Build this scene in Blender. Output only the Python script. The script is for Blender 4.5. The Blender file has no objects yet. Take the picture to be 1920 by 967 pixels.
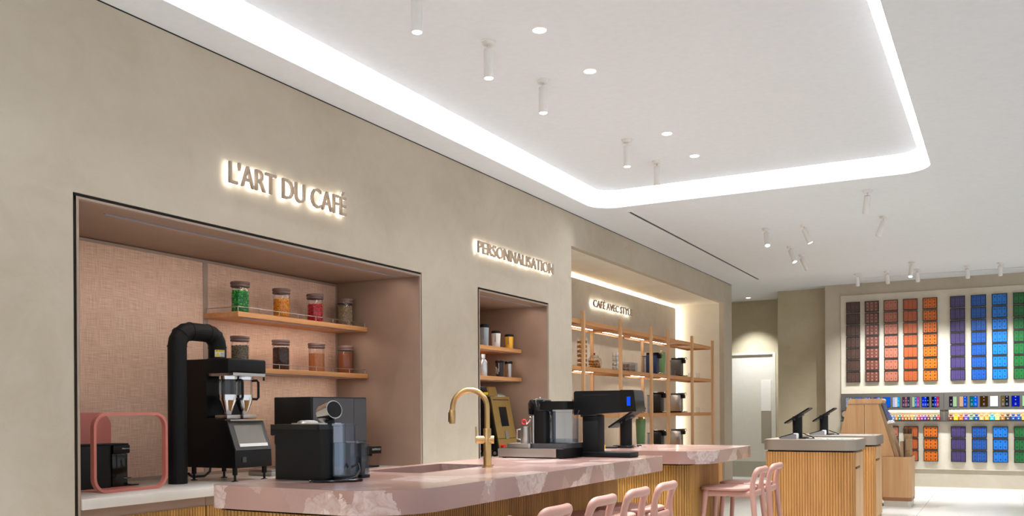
import bpy, bmesh, math, random
from mathutils import Vector, Matrix
random.seed(7)
R = math.radians
scene = bpy.context.scene
COL = scene.collection

# ------------------------------------------------------------------ camera
EYE = Vector((0, 0, 1.35))
yaw, roll = 0.492129, 0.0066
fw = Vector((-math.sin(yaw), math.cos(yaw), 0))
rt0 = Vector((math.cos(yaw), math.sin(yaw), 0))
up0 = Vector((0, 0, 1))
rt = rt0 * math.cos(roll) - up0 * math.sin(roll)
upv = rt0 * math.sin(roll) + up0 * math.cos(roll)
cam_d = bpy.data.cameras.new('camera')
cam = bpy.data.objects.new('camera', cam_d)
COL.objects.link(cam)
m = Matrix((rt, upv, -fw)).transposed().to_4x4()
m.translation = EYE
cam.matrix_world = m
cam_d.sensor_width = 36
cam_d.lens = 1726.18 / 1920 * 36
cam_d.shift_y = (771.67 - 483.5) / 1920
cam_d.clip_start = .05
scene.camera = cam

# ------------------------------------------------------------------ world, exposure
w = bpy.data.worlds.new('world')
scene.world = w
w.use_nodes = True
bg = w.node_tree.nodes['Background']
bg.inputs[0].default_value = (.92, .965, 1, 1)
bg.inputs[1].default_value = 1.0
vs = scene.view_settings
vs.view_transform = 'Standard'
vs.look = 'None'
vs.exposure = 0.10
vs.gamma = 1
vs.use_curve_mapping = False
scene.cycles.use_denoising = True
scene.cycles.max_bounces = 10
scene.cycles.diffuse_bounces = 5
scene.cycles.transparent_max_bounces = 16
scene.cycles.caustics_reflective = False
scene.cycles.caustics_refractive = False
scene.cycles.sample_clamp_indirect = 6

COVE_E = 36.0      # cove light strip
SPOT_W = 200.0     # ceiling spots
LED_E = 40.0      # thin shelf strips
SIGN_E = 13.0     # letter backlight

# ------------------------------------------------------------------ materials
def lin(c):
    if isinstance(c, str):
        c = [int(c[i:i + 2], 16) / 255 for i in (0, 2, 4)]
        return tuple(x / 12.92 if x <= .04045 else ((x + .055) / 1.055) ** 2.4 for x in c)
    return tuple(c)

MATS = {}
def pbsdf(name):
    mt = bpy.data.materials.new(name)
    mt.use_nodes = True
    return mt, mt.node_tree.nodes, mt.node_tree.links, mt.node_tree.nodes['Principled BSDF']

def mat(name, col, rough=.5, metal=0., spec=.5, var=0., scale=20., stretch=(1, 1, 1), bump=0., coat=0.):
    if name in MATS:
        return MATS[name]
    mt, N, L, b = pbsdf(name)
    c = lin(col)
    b.inputs['Base Color'].default_value = (*c, 1)
    b.inputs['Roughness'].default_value = rough
    b.inputs['Metallic'].default_value = metal
    b.inputs['Specular IOR Level'].default_value = spec
    b.inputs['Coat Weight'].default_value = coat
    tc = N.new('ShaderNodeTexCoord'); mp = N.new('ShaderNodeMapping')
    mp.inputs['Scale'].default_value = stretch
    L.new(tc.outputs['Object'], mp.inputs[0])
    nz = N.new('ShaderNodeTexNoise'); nz.inputs['Scale'].default_value = scale
    nz.inputs['Detail'].default_value = 5
    L.new(mp.outputs[0], nz.inputs[0])
    v = max(var, .02)
    mx = N.new('ShaderNodeMix'); mx.data_type = 'RGBA'
    mx.inputs[6].default_value = (*[x * (1 - v) for x in c], 1)
    mx.inputs[7].default_value = (*[min(1, x * (1 + v)) for x in c], 1)
    rp = N.new('ShaderNodeValToRGB'); rp.color_ramp.elements[0].position = .3; rp.color_ramp.elements[1].position = .7
    L.new(nz.outputs[0], rp.inputs[0]); L.new(rp.outputs[0], mx.inputs[0])
    L.new(mx.outputs[2], b.inputs['Base Color'])
    if bump:
        bp = N.new('ShaderNodeBump'); bp.inputs['Strength'].default_value = bump; bp.inputs['Distance'].default_value = .01
        L.new(nz.outputs[0], bp.inputs['Height']); L.new(bp.outputs[0], b.inputs['Normal'])
    MATS[name] = mt
    return mt

def emit(name, col, e):
    if name in MATS:
        return MATS[name]
    mt = bpy.data.materials.new(name); mt.use_nodes = True
    N, L = mt.node_tree.nodes, mt.node_tree.links
    N.clear()
    o = N.new('ShaderNodeOutputMaterial'); s = N.new('ShaderNodeEmission')
    s.inputs[0].default_value = (*lin(col), 1); s.inputs[1].default_value = e
    L.new(s.outputs[0], o.inputs[0])
    MATS[name] = mt
    return mt

def glass(name, tint='ffffff', tr=.9):
    if name in MATS:
        return MATS[name]
    mt = bpy.data.materials.new(name); mt.use_nodes = True
    N, L = mt.node_tree.nodes, mt.node_tree.links
    N.clear()
    o = N.new('ShaderNodeOutputMaterial'); t = N.new('ShaderNodeBsdfTransparent'); g = N.new('ShaderNodeBsdfGlossy')
    t.inputs[0].default_value = (*[x * tr + (1 - tr) * .6 for x in lin(tint)], 1)
    g.inputs['Roughness'].default_value = .03
    lw = N.new('ShaderNodeLayerWeight'); lw.inputs[0].default_value = .25
    mx = N.new('ShaderNodeMixShader')
    mr = N.new('ShaderNodeMapRange'); mr.inputs[3].default_value = .03; mr.inputs[4].default_value = .4
    L.new(lw.outputs['Fresnel'], mr.inputs[0]); L.new(mr.outputs[0], mx.inputs[0])
    L.new(t.outputs[0], mx.inputs[1]); L.new(g.outputs[0], mx.inputs[2]); L.new(mx.outputs[0], o.inputs[0])
    MATS[name] = mt
    return mt

def plaster_mat(name, c1, c2, c3):
    mt, N, L, b = pbsdf(name)
    tc = N.new('ShaderNodeTexCoord')
    n1 = N.new('ShaderNodeTexNoise'); n1.inputs['Scale'].default_value = .9; n1.inputs['Detail'].default_value = 8; n1.inputs['Roughness'].default_value = .62; n1.inputs['Distortion'].default_value = .7
    n2 = N.new('ShaderNodeTexNoise'); n2.inputs['Scale'].default_value = 3.5; n2.inputs['Detail'].default_value = 9; n2.inputs['Roughness'].default_value = .7; n2.inputs['Distortion'].default_value = 1.4
    L.new(tc.outputs['Object'], n1.inputs[0]); L.new(tc.outputs['Object'], n2.inputs[0])
    r = N.new('ShaderNodeValToRGB')
    e = r.color_ramp.elements
    e[0].position = .36; e[0].color = (*lin(c1), 1); e[1].position = .66; e[1].color = (*lin(c3), 1)
    k = e.new(.5); k.color = (*lin(c2), 1)
    ad = N.new('ShaderNodeMath'); ad.operation = 'MULTIPLY_ADD'; ad.inputs[1].default_value = .35
    ml = N.new('ShaderNodeMath'); ml.operation = 'MULTIPLY'; ml.inputs[1].default_value = .65
    L.new(n1.outputs[0], ml.inputs[0]); L.new(n2.outputs[0], ad.inputs[0]); L.new(ml.outputs[0], ad.inputs[2])
    L.new(ad.outputs[0], r.inputs[0]); L.new(r.outputs[0], b.inputs['Base Color'])
    b.inputs['Roughness'].default_value = .75; b.inputs['Specular IOR Level'].default_value = .25
    MATS[name] = mt
    return mt

def wood_mat(name, c1, c2, axis='z', rough=.5, scale=14):
    if name in MATS:
        return MATS[name]
    mt, N, L, b = pbsdf(name)
    tc = N.new('ShaderNodeTexCoord'); mp = N.new('ShaderNodeMapping')
    mp.inputs['Scale'].default_value = {'z': (1, 1, .05), 'y': (1, .05, 1), 'x': (.05, 1, 1)}[axis]
    L.new(tc.outputs['Object'], mp.inputs[0])
    n = N.new('ShaderNodeTexNoise'); n.inputs['Scale'].default_value = scale; n.inputs['Detail'].default_value = 8; n.inputs['Roughness'].default_value = .65; n.inputs['Distortion'].default_value = .3
    L.new(mp.outputs[0], n.inputs[0])
    r = N.new('ShaderNodeValToRGB'); e = r.color_ramp.elements
    e[0].position = .34; e[0].color = (*lin(c1), 1); e[1].position = .68; e[1].color = (*lin(c2), 1)
    L.new(n.outputs[0], r.inputs[0]); L.new(r.outputs[0], b.inputs['Base Color'])
    b.inputs['Roughness'].default_value = rough; b.inputs['Specular IOR Level'].default_value = .35
    MATS[name] = mt
    return mt

def fabric_mat(name, c1, c2):
    mt, N, L, b = pbsdf(name)
    tc = N.new('ShaderNodeTexCoord')
    outs = []
    for st in ((1, 260, 9), (1, 9, 260)):
        mp = N.new('ShaderNodeMapping'); mp.inputs['Scale'].default_value = st
        L.new(tc.outputs['Object'], mp.inputs[0])
        n = N.new('ShaderNodeTexNoise'); n.inputs['Scale'].default_value = 1; n.inputs['Detail'].default_value = 3
        L.new(mp.outputs[0], n.inputs[0]); outs.append(n.outputs[0])
    a = N.new('ShaderNodeMath'); a.operation = 'ADD'
    L.new(outs[0], a.inputs[0]); L.new(outs[1], a.inputs[1])
    h = N.new('ShaderNodeMath'); h.operation = 'MULTIPLY'; h.inputs[1].default_value = .5; L.new(a.outputs[0], h.inputs[0])
    r = N.new('ShaderNodeValToRGB'); e = r.color_ramp.elements
    e[0].position = .36; e[0].color = (*lin(c1), 1); e[1].position = .64; e[1].color = (*lin(c2), 1)
    L.new(h.outputs[0], r.inputs[0]); L.new(r.outputs[0], b.inputs['Base Color'])
    b.inputs['Roughness'].default_value = .9; b.inputs['Specular IOR Level'].default_value = .1
    bp = N.new('ShaderNodeBump'); bp.inputs['Strength'].default_value = .2; bp.inputs['Distance'].default_value = .003
    L.new(h.outputs[0], bp.inputs['Height']); L.new(bp.outputs[0], b.inputs['Normal'])
    MATS[name] = mt
    return mt

def marble_mat(name):
    mt, N, L, b = pbsdf(name)
    tc = N.new('ShaderNodeTexCoord')
    ns = N.new('ShaderNodeTexNoise'); ns.inputs['Scale'].default_value = 9; ns.inputs['Detail'].default_value = 8; ns.inputs['Roughness'].default_value = .65
    L.new(tc.outputs['Object'], ns.inputs[0])
    mxv = N.new('ShaderNodeMix'); mxv.data_type = 'RGBA'; mxv.inputs[0].default_value = .13
    L.new(tc.outputs['Object'], mxv.inputs[6]); L.new(ns.outputs[1], mxv.inputs[7])
    vo = N.new('ShaderNodeTexVoronoi'); vo.inputs['Scale'].default_value = 5.2
    L.new(mxv.outputs[2], vo.inputs[0])
    sp = N.new('ShaderNodeSeparateColor'); L.new(vo.outputs['Color'], sp.inputs[0])
    r = N.new('ShaderNodeValToRGB'); e = r.color_ramp.elements
    e[0].position = .58; e[0].color = (0, 0, 0, 1); e[1].position = .98; e[1].color = (1, 1, 1, 1)
    L.new(sp.outputs[0], r.inputs[0])
    # veined white clasts
    n2 = N.new('ShaderNodeTexNoise'); n2.inputs['Scale'].default_value = 16; n2.inputs['Detail'].default_value = 9; n2.inputs['Roughness'].default_value = .7; n2.inputs['Distortion'].default_value = 1.5
    L.new(tc.outputs['Object'], n2.inputs[0])
    r2 = N.new('ShaderNodeValToRGB'); e = r2.color_ramp.elements
    e[0].position = .30; e[0].color = (*lin('9a766c'), 1); e[1].position = .56; e[1].color = (*lin('d9c8bf'), 1)
    L.new(n2.outputs[0], r2.inputs[0])
    n3 = N.new('ShaderNodeTexNoise'); n3.inputs['Scale'].default_value = 2.2; n3.inputs['Detail'].default_value = 5
    L.new(tc.outputs['Object'], n3.inputs[0])
    r3 = N.new('ShaderNodeValToRGB'); e = r3.color_ramp.elements
    e[0].position = .35; e[0].color = (*lin('8a665d'), 1); e[1].position = .7; e[1].color = (*lin('99746a'), 1)
    L.new(n3.outputs[0], r3.inputs[0])
    mx = N.new('ShaderNodeMix'); mx.data_type = 'RGBA'
    ml = N.new('ShaderNodeMath'); ml.operation = 'MULTIPLY'; ml.inputs[1].default_value = .6
    L.new(r.outputs[0], ml.inputs[0]); L.new(ml.outputs[0], mx.inputs[0])
    L.new(r3.outputs[0], mx.inputs[6]); L.new(r2.outputs[0], mx.inputs[7])
    L.new(mx.outputs[2], b.inputs['Base Color'])
    b.inputs['Roughness'].default_value = .3; b.inputs['Specular IOR Level'].default_value = .5; b.inputs['Coat Weight'].default_value = .8; b.inputs['Coat Roughness'].default_value = .16
    MATS[name] = mt
    return mt

PLASTER = plaster_mat('beige_plaster', 'b0a491', 'b8ad9b', 'bfb5a4')
PLASTER_L = plaster_mat('light_plaster', 'c5bba8', 'd0c6b4', 'd9d0c0')
PLASTER_D = plaster_mat('corridor_plaster', 'b5a88c', 'beb196', 'c6baa0')
WHITE_C = mat('ceiling_white', 'e1e4e7', .8, var=.01)
COVE_W = mat('cove_white', 'f4f2f0', .7, var=.01)
FIX = mat('fixture_white', 'e2deda', .5)
TAUPE = mat('taupe_laminate', '8b7160', .55, var=.05, scale=6)
TAUPE_F = mat('taupe_frame', '9d897a', .45)
GAP = mat('shadow_gap', '1c1712', .8)
FABRIC = fabric_mat('woven_fabric', 'c29d85', 'e6c8b3')
OAKY = wood_mat('oak_along', 'b8814f', 'd29c6a', 'y')
OAKX = wood_mat('oak_across', 'b8814f', 'd29c6a', 'x')
OAKZ = wood_mat('oak_upright', 'c79a6c', 'deb68a', 'z')
FLUTE = wood_mat('fluted_oak', '8f6532', 'b48544', 'z')
FLUTE2 = wood_mat('fluted_oak_pale', 'a9763f', 'c28d54', 'z')
MARBLE = marble_mat('pink_marble')
STONE = mat('white_worktop', 'cfc7bd', .2, var=.02)
SALMON = mat('salmon_metal', 'bd6f63', .5)
BLACK = mat('black_plastic', '060607', .42, spec=.25)
BLACKG = mat('black_gloss', '050506', .14, spec=.4)
BLACKM = mat('black_matt', '09090a', .6, spec=.25)
NAVY = mat('blue_black', '060a0e', .35, spec=.3)
DGREY = mat('dark_grey', '3a3a3c', .4)
GREYP = mat('grey_plastic', '77757a', .45)
CHROME = mat('chrome', 'd8d8da', .08, 1)
STEEL = mat('brushed_steel', 'b4b0ac', .3, 1, var=.08, scale=40, stretch=(1, 1, 30))
BRASS = mat('brass', 'bd9a68', .3, 1, var=.05)
GOLD = mat('gold_panel', 'a8894e', .35, .75, var=.04)
PINK = mat('pink_plastic', 'b98a7d', .5)
GREEN = mat('sage_green', '6f9a68', .5)
KRAFT = mat('kraft_paper', 'a98a68', .85, var=.06)
BRONZE = mat('bronze_band', '9a8c7f', .35, .6)
GLASS = glass('clear_glass')
WATER = glass('water', 'dfe8ec', .85)
PLEX = glass('clear_plastic', 'e6eaf5', .9)
LIDM = mat('jar_lid', '6d5650', .55)
LEDM = emit('led_strip', 'fff1e2', LED_E)
LAMP = emit('lamp_face', 'fff8ee', 12)
COVE = emit('cove_led', 'f0f6ff', COVE_E)
SIGNE = emit('sign_backlight', 'fff7ea', SIGN_E)
LETTER = mat('letter_face', 'a39280', .5)

# ------------------------------------------------------------------ mesh helpers
ORG = {}
class G:
    def __init__(s):
        s.v = []; s.f = []
    def add(s, vs_, fs):
        o = len(s.v); s.v += [tuple(p) for p in vs_]; s.f += [tuple(i + o for i in f) for f in fs]; return s
    def box(s, x0, x1, y0, y1, z0, z1):
        v = [(x, y, z) for x in (x0, x1) for y in (y0, y1) for z in (z0, z1)]
        return s.add(v, [(0, 1, 3, 2), (4, 6, 7, 5), (0, 4, 5, 1), (2, 3, 7, 6), (0, 2, 6, 4), (1, 5, 7, 3)])
    def rbox(s, x0, x1, y0, y1, z0, z1, r=.005, seg=2):
        bm = bmesh.new(); bmesh.ops.create_cube(bm, size=1)
        for v in bm.verts:
            v.co = ((x0 + x1) / 2 + v.co.x * (x1 - x0), (y0 + y1) / 2 + v.co.y * (y1 - y0), (z0 + z1) / 2 + v.co.z * (z1 - z0))
        bmesh.ops.bevel(bm, geom=bm.edges[:], offset=r, segments=seg, profile=.5, affect='EDGES')
        bm.verts.index_update()
        s.add([v.co[:] for v in bm.verts], [[v.index for v in f.verts] for f in bm.faces]); bm.free(); return s
    def prism(s, poly, axis, a0, a1):
        """poly: 2-D points; axis 'x': (y,z), 'y': (x,z), 'z': (x,y)"""
        def P(p, a):
            return {'x': (a, p[0], p[1]), 'y': (p[0], a, p[1]), 'z': (p[0], p[1], a)}[axis]
        n = len(poly)
        v = [P(p, a0) for p in poly] + [P(p, a1) for p in poly]
        f = [tuple(range(n)), tuple(range(2 * n - 1, n - 1, -1))] + [(i, (i + 1) % n, n + (i + 1) % n, n + i) for i in range(n)]
        return s.add(v, f)
    def tube(s, path, rad, n=10, cap=True, sq=(1, 1), upref=None):
        path = [Vector(p) for p in path]
        if not isinstance(rad, (list, tuple)): rad = [rad] * len(path)
        rings = []; pu = None
        for i, p in enumerate(path):
            t = (path[min(i + 1, len(path) - 1)] - path[max(i - 1, 0)]).normalized()
            if pu is None:
                a = Vector(upref) if upref else (Vector((0, 0, 1)) if abs(t.z) < .9 else Vector((1, 0, 0)))
            else: a = pu
            u = (a - t * a.dot(t)).normalized(); pu = u; w_ = t.cross(u)
            rings.append([p + u * math.cos(2 * math.pi * k / n) * rad[i] * sq[0] + w_ * math.sin(2 * math.pi * k / n) * rad[i] * sq[1] for k in range(n)])
        v = [q for r_ in rings for q in r_]; f = []
        for i in range(len(rings) - 1):
            for k in range(n):
                k2 = (k + 1) % n
                f.append((i * n + k, i * n + k2, (i + 1) * n + k2, (i + 1) * n + k))
        if cap:
            f.append(tuple(range(n - 1, -1, -1))); f.append(tuple((len(rings) - 1) * n + k for k in range(n)))
        return s.add(v, f)
    def cyl(s, p0, p1, r0, r1=None, n=20):
        return s.tube([p0, p1], [r0, r0 if r1 is None else r1], n)
    def lathe(s, prof, c=(0, 0, 0), n=24, close=True):
        v = []; f = []
        for r_, z in prof:
            v += [(c[0] + r_ * math.cos(2 * math.pi * k / n), c[1] + r_ * math.sin(2 * math.pi * k / n), c[2] + z) for k in range(n)]
        for i in range(len(prof) - 1):
            for k in range(n):
                k2 = (k + 1) % n
                f.append((i * n + k, i * n + k2, (i + 1) * n + k2, (i + 1) * n + k))
        if close:
            f.append(tuple(range(n - 1, -1, -1))); f.append(tuple((len(prof) - 1) * n + k for k in range(n)))
        return s.add(v, f)
    def ball(s, c, r, sx=1, sy=1, sz=1, nu=6, nv=4, rot=None):
        v = []; f = []
        for j in range(1, nv):
            t = math.pi * j / nv
            for i in range(nu):
                p = 2 * math.pi * i / nu
                v.append(Vector((r * sx * math.sin(t) * math.cos(p), r * sy * math.sin(t) * math.sin(p), r * sz * math.cos(t))))
        v.append(Vector((0, 0, r * sz))); v.append(Vector((0, 0, -r * sz)))
        if rot is not None: v = [rot @ q for q in v]
        v = [(q.x + c[0], q.y + c[1], q.z + c[2]) for q in v]
        T = len(v) - 2; B = T + 1
        for i in range(nu):
            i2 = (i + 1) % nu
            f.append((T, i, i2)); f.append((B, (nv - 2) * nu + i2, (nv - 2) * nu + i))
            for j in range(nv - 2):
                f.append((j * nu + i, (j + 1) * nu + i, (j + 1) * nu + i2, j * nu + i2))
        return s.add(v, f)
    def build(s, name, material, parent=None, ang=38, **props):
        o = ORG.get(parent.name, (0, 0, 0)) if parent else props.pop('org', (0, 0, 0))
        me = bpy.data.meshes.new(name)
        me.from_pydata([(x - o[0], y - o[1], z - o[2]) for x, y, z in s.v], [], s.f)
        bm = bmesh.new(); bm.from_mesh(me); bmesh.ops.recalc_face_normals(bm, faces=bm.faces); bm.to_mesh(me); bm.free()
        me.polygons.foreach_set('use_smooth', [True] * len(me.polygons))
        me.set_sharp_from_angle(angle=R(ang))
        me.materials.append(material)
        ob = bpy.data.objects.new(name, me); COL.objects.link(ob)
        if parent: ob.parent = parent
        else: ob.location = o
        ORG[ob.name] = tuple(o)
        for k, v in props.items(): ob[k] = v
        return ob

def tag(o, label, cat, group=None, kind=None):
    if label: o['label'] = label
    if cat: o['category'] = cat
    if group: o['group'] = group
    if kind: o['kind'] = kind
    return o
def thing(name, label, cat, loc, group=None):
    o = bpy.data.objects.new(name, None); COL.objects.link(o); o.location = loc
    o.empty_display_size = .05
    ORG[o.name] = tuple(loc)
    return tag(o, label, cat, group)
def struct(g, name, material, parent=None, **p):
    o = g.build(name, material, parent, **p)
    if not parent: o['kind'] = 'structure'
    return o
def copy_tree(o, loc=None, label=None, parent=None, rotz=None):
    c = o.copy(); COL.objects.link(c)
    if parent: c.parent = parent
    if loc is not None: c.location = loc
    if rotz is not None: c.rotation_euler = (0, 0, rotz)
    if label: c['label'] = label
    for ch in list(o.children): copy_tree(ch, parent=c)
    return c
def rrect(x0, x1, y0, y1, r, n=8):
    """rounded rectangle outline, r = radius or 4 radii (x0y0, x1y0, x1y1, x0y1)"""
    if not isinstance(r, (tuple, list)): r = [r] * 4
    pts = []
    for (cx, cy, sx, sy, a0, rr) in ((x0, y0, 1, 1, 180, r[0]), (x1, y0, -1, 1, 270, r[1]), (x1, y1, -1, -1, 0, r[2]), (x0, y1, 1, -1, 90, r[3])):
        if rr <= 1e-6:
            pts.append((cx, cy)); continue
        for k in range(n + 1):
            a = R(a0 + 90 * k / n)
            pts.append((cx + sx * rr + rr * math.cos(a), cy + sy * rr + rr * math.sin(a)))
    return pts
def slab_with_hole(outer, holes, z0, z1):
    """flat slab z0..z1 with holes, returned as G"""
    g = G(); bm = bmesh.new(); loops = []
    for lp in [outer] + holes:
        vs_ = [bm.verts.new((x, y, 0)) for x, y in lp]
        loops.append(vs_)
        for i in range(len(vs_)): bm.edges.new((vs_[i], vs_[(i + 1) % len(vs_)]))
    bmesh.ops.triangle_fill(bm, use_beauty=True, use_dissolve=False, edges=bm.edges[:])
    bm.verts.index_update()
    base = [v.co[:2] for v in bm.verts]; tri = [[v.index for v in f.verts] for f in bm.faces]
    bm.free()
    g.add([(x, y, z0) for x, y in base], tri); g.add([(x, y, z1) for x, y in base], tri)
    for lp in [outer] + holes:
        n = len(lp)
        g.add([(x, y, z0) for x, y in lp] + [(x, y, z1) for x, y in lp], [(i, (i + 1) % n, n + (i + 1) % n, n + i) for i in range(n)])
    bm = bmesh.new()
    vv = [bm.verts.new(p) for p in g.v]
    for f in g.f:
        try: bm.faces.new([vv[i] for i in f])
        except ValueError: pass
    bmesh.ops.remove_doubles(bm, verts=bm.verts, dist=1e-5)
    bm.verts.index_update()
    g2 = G(); g2.add([v.co[:] for v in bm.verts], [[v.index for v in f.verts] for f in bm.faces]); bm.free()
    return g2
def fluted(path, z0, z1, pitch=.02, depth=.007):
    """half-round ribs along a 2-D path (outside to the right of travel)"""
    P = [Vector(p) for p in path]; out = []
    L = [0]
    for a, b in zip(P, P[1:]): L.append(L[-1] + (b - a).length)
    n = int(L[-1] / pitch)
    def at(s_):
        for i in range(len(P) - 1):
            if s_ <= L[i + 1] + 1e-9:
                t = (P[i + 1] - P[i]).normalized(); return P[i] + t * (s_ - L[i]), Vector((t.y, -t.x))
        t = (P[-1] - P[-2]).normalized(); return P[-1], Vector((t.y, -t.x))
    st = L[-1] / n
    for i in range(n):
        for fr, d in ((.0, 0), (.12, .0), (.2, .75), (.56, 1), (.92, .75)):
            p, nn = at((i + fr) * st); out.append(p + nn * depth * d)
    g = G(); k = len(out)
    g.add([(p.x, p.y, z0) for p in out] + [(p.x, p.y, z1) for p in out], [(i, i + 1, k + i + 1, k + i) for i in range(k - 1)])
    return g
def text_mesh(txt, size, ext=.0, bold=0.0):
    cu = bpy.data.curves.new('lettering', 'FONT'); cu.body = txt; cu.size = size; cu.extrude = ext; cu.offset = bold
    cu.resolution_u = 3
    ob = bpy.data.objects.new('lettering', cu); COL.objects.link(ob)
    dg = bpy.context.evaluated_depsgraph_get(); dg.update()
    me = bpy.data.meshes.new_from_object(ob.evaluated_get(dg))
    bpy.data.objects.remove(ob)
    return me
def bounds(me):
    xs = [v.co.x for v in me.vertices]; ys = [v.co.y for v in me.vertices]
    return min(xs), max(xs), min(ys), max(ys)
def text_on(name, txt, M, width, height, material, parent, ext=.0006):
    """flat lettering of a given width and height, placed with matrix M (world)"""
    me = text_mesh(txt, 1.0, 0.0)
    a, b, c, d = bounds(me)
    o = Vector(ORG[parent.name])
    for v in me.vertices:
        p = M @ Vector(((v.co.x - a) / (b - a) * width, (v.co.y - c) / (d - c) * height, ext))
        v.co = p - o
    me.materials.append(material)
    ob = bpy.data.objects.new(name, me); COL.objects.link(ob); ob.parent = parent
    ORG[ob.name] = tuple(o)
    return ob
def basis(x, y, z, t):
    mm = Matrix((Vector(x), Vector(y), Vector(z))).transposed().to_4x4(); mm.translation = Vector(t); return mm
def FACE_X(t): return basis((0, 1, 0), (0, 0, 1), (1, 0, 0), t)      # reads along +Y, faces +X
def FACE_NY(t): return basis((1, 0, 0), (0, 0, 1), (0, -1, 0), t)    # reads along +X, faces -Y
ORD = ['first', 'second', 'third', 'fourth', 'fifth', 'sixth', 'seventh', 'eighth', 'ninth', 'tenth', 'eleventh', 'twelfth', 'thirteenth', 'fourteenth', 'fifteenth', 'sixteenth', 'seventeenth']

# ================================================================== SETTING
W = -4.188; C = 3.528; BY = 16.874; NB = -5.04
# floor: one screed and large stone tiles
floor = struct(G().box(-7.2, 5.2, -5.4, 19.4, -.25, -.012), 'floor', mat('screed', '8d877c', .9))
TILE = mat('floor_tile', 'd5d2cb', .35, var=.03, scale=3)
tile_me = None
for i in range(10):
    for j in range(20):
        x0 = -7.1 + i * 1.22; y0 = -5.3 + j * 1.22
        if tile_me is None:
            t = G().rbox(0, 1.217, 0, 1.217, -.012, 0, .002, 1).build('floor_tile', TILE, floor); tile_me = t.data
        else:
            t = bpy.data.objects.new('floor_tile', tile_me); COL.objects.link(t); t.parent = floor
        t.location = (x0, y0, 0)
# ceiling with tray opening
OX0, OX1, OY0, OY1 = -3.895, -.577, -3.0, 9.232
IX0, IX1, IY0, IY1 = -3.795, -.684, -2.9, 9.135
hole = rrect(OX0, OX1, OY0, OY1, .27, 10)
slotA = (-3.634, -3.600, 9.50, 15.48); slotB = (-2.06, 2.5, 16.195, 16.225)
def rect(a): return [(a[0], a[2]), (a[1], a[2]), (a[1], a[3]), (a[0], a[3])]
ceil = struct(slab_with_hole([(-7.2, -5.4), (5.2, -5.4), (5.2, 19.4), (-7.2, 19.4)], [hole, rect(slotA), rect(slotB)], C, C + .06), 'ceiling', WHITE_C)
n = len(hole)
struct(G().add([(x, y, C + .06) for x, y in hole] + [(x, y, C + .34) for x, y in hole], [(i, (i + 1) % n, n + (i + 1) % n, n + i) for i in range(n)]), 'cove_side', COVE_W, ceil)
inner = rrect(IX0, IX1, IY0, IY1, .19, 10)
struct(G().prism(inner, 'z', 3.69, 3.72), 'raised_panel', WHITE_C, ceil)
struct(G().prism(rrect(OX0 - .02, OX1 + .02, OY0 - .02, OY1 + .02, .29, 10), 'z', C + .34, C + .37), 'tray_top', COVE_W, ceil)
# LED ring in the slot round the raised panel
ring_o = rrect(OX0 + .012, OX1 - .012, OY0 + .012, OY1 - .012, .26, 10)
ring_i = rrect(IX0 + .0, IX1 - .0, IY0, IY1, .19, 10)
cg = G(); n = len(ring_o)
cg.add([(x, y, 3.755) for x, y in ring_o] + [(x, y, 3.755) for x, y in ring_i], [(i, (i + 1) % n, n + (i + 1) % n, n + i) for i in range(n)])
cove = cg.build('cove_light', COVE, org=(0, 0, 0))
tag(cove, 'continuous white cove light glowing round the raised ceiling panel', 'cove light')
# slots in the ceiling
for nm, s_, lb in (('air_slot', slotA, 'long dark air slot in the ceiling above the shelf niche'), ('air_slot', slotB, 'thin dark ceiling slot running along the capsule wall')):
    o = thing(nm, lb, 'air vent', ((s_[0] + s_[1]) / 2, (s_[2] + s_[3]) / 2, C))
    G().box(s_[0] + .0005, s_[1] - .0005, s_[2] + .0005, s_[3] - .0005, C + .004, C + .07).build('dark_backing', GAP, o)
    fr = G(); wv = .012 if nm and s_ is slotA else .006
    fr.box(s_[0] - wv, s_[0], s_[2] - wv, s_[3] + wv, C - .003, C + .001); fr.box(s_[1], s_[1] + wv, s_[2] - wv, s_[3] + wv, C - .003, C + .001)
    fr.box(s_[0], s_[1], s_[2] - wv, s_[2], C - .003, C + .001); fr.box(s_[0], s_[1], s_[3], s_[3] + wv, C - .003, C + .001)
    fr.build('frame', WHITE_C, o)

# left wall with three openings
N1 = (3.085, 6.27, 2.488); N2 = (7.172, 8.63, 2.478); N3 = (9.211, 15.41, 3.165); WEND = 15.92
wl = G(); T = W - .08
ys = [(-5.4, N1[0]), (N1[1], N2[0]), (N2[1], N3[0]), (N3[1], WEND)]
for a, b in ys: wl.box(T, W, a, b, 0, C)
for a, b, z in (N1, N2, N3): wl.box(T, W, a, b, z, C)
wall_left = struct(wl, 'wall_left', PLASTER)
struct(G().box(W - .004, W + .002, -5.4, WEND, C - .007, C).box(W + .0, W + .002, WEND, WEND + .001, C - .007, C), 'trim_1', GAP)
# end of left wall and corridor
struct(G().box(-7.2, W - .081, WEND - .1, WEND, 0, C), 'wall_corridor_near', PLASTER)
struct(G().box(-7.2, -7.1, WEND, 18.45, 0, C), 'wall_corridor_end', PLASTER_D)
DX0, DX1, DZ = -4.93, -3.99, 2.49
g = G().box(-7.2, DX0, 18.45, 18.6, 0, C).box(DX1, -3.2, 18.45, 18.6, 0, C).box(DX0, DX1, 18.45, 18.6, DZ, C)
struct(g, 'wall_corridor_far', PLASTER_D)
struct(G().box(-3.682, -2.79, 17.235, 18.45, 0, C), 'wall_pillar', PLASTER_D)
DOORM = mat('door_paint', 'd2ccc0', .55); 
door = struct(G().box(DX0 + .04, DX1 - .06, 18.47, 18.52, .01, DZ - .04), 'door_1', DOORM)
g = G().box(DX0, DX0 + .035, 18.44, 18.53, 0, DZ).box(DX1 - .055, DX1, 18.44, 18.53, 0, DZ).box(DX0 + .035, DX1 - .055, 18.44, 18.53, DZ - .035, DZ)
g.build('door_frame', mat('door_frame', 'cfc9bd', .55), door)
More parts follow.
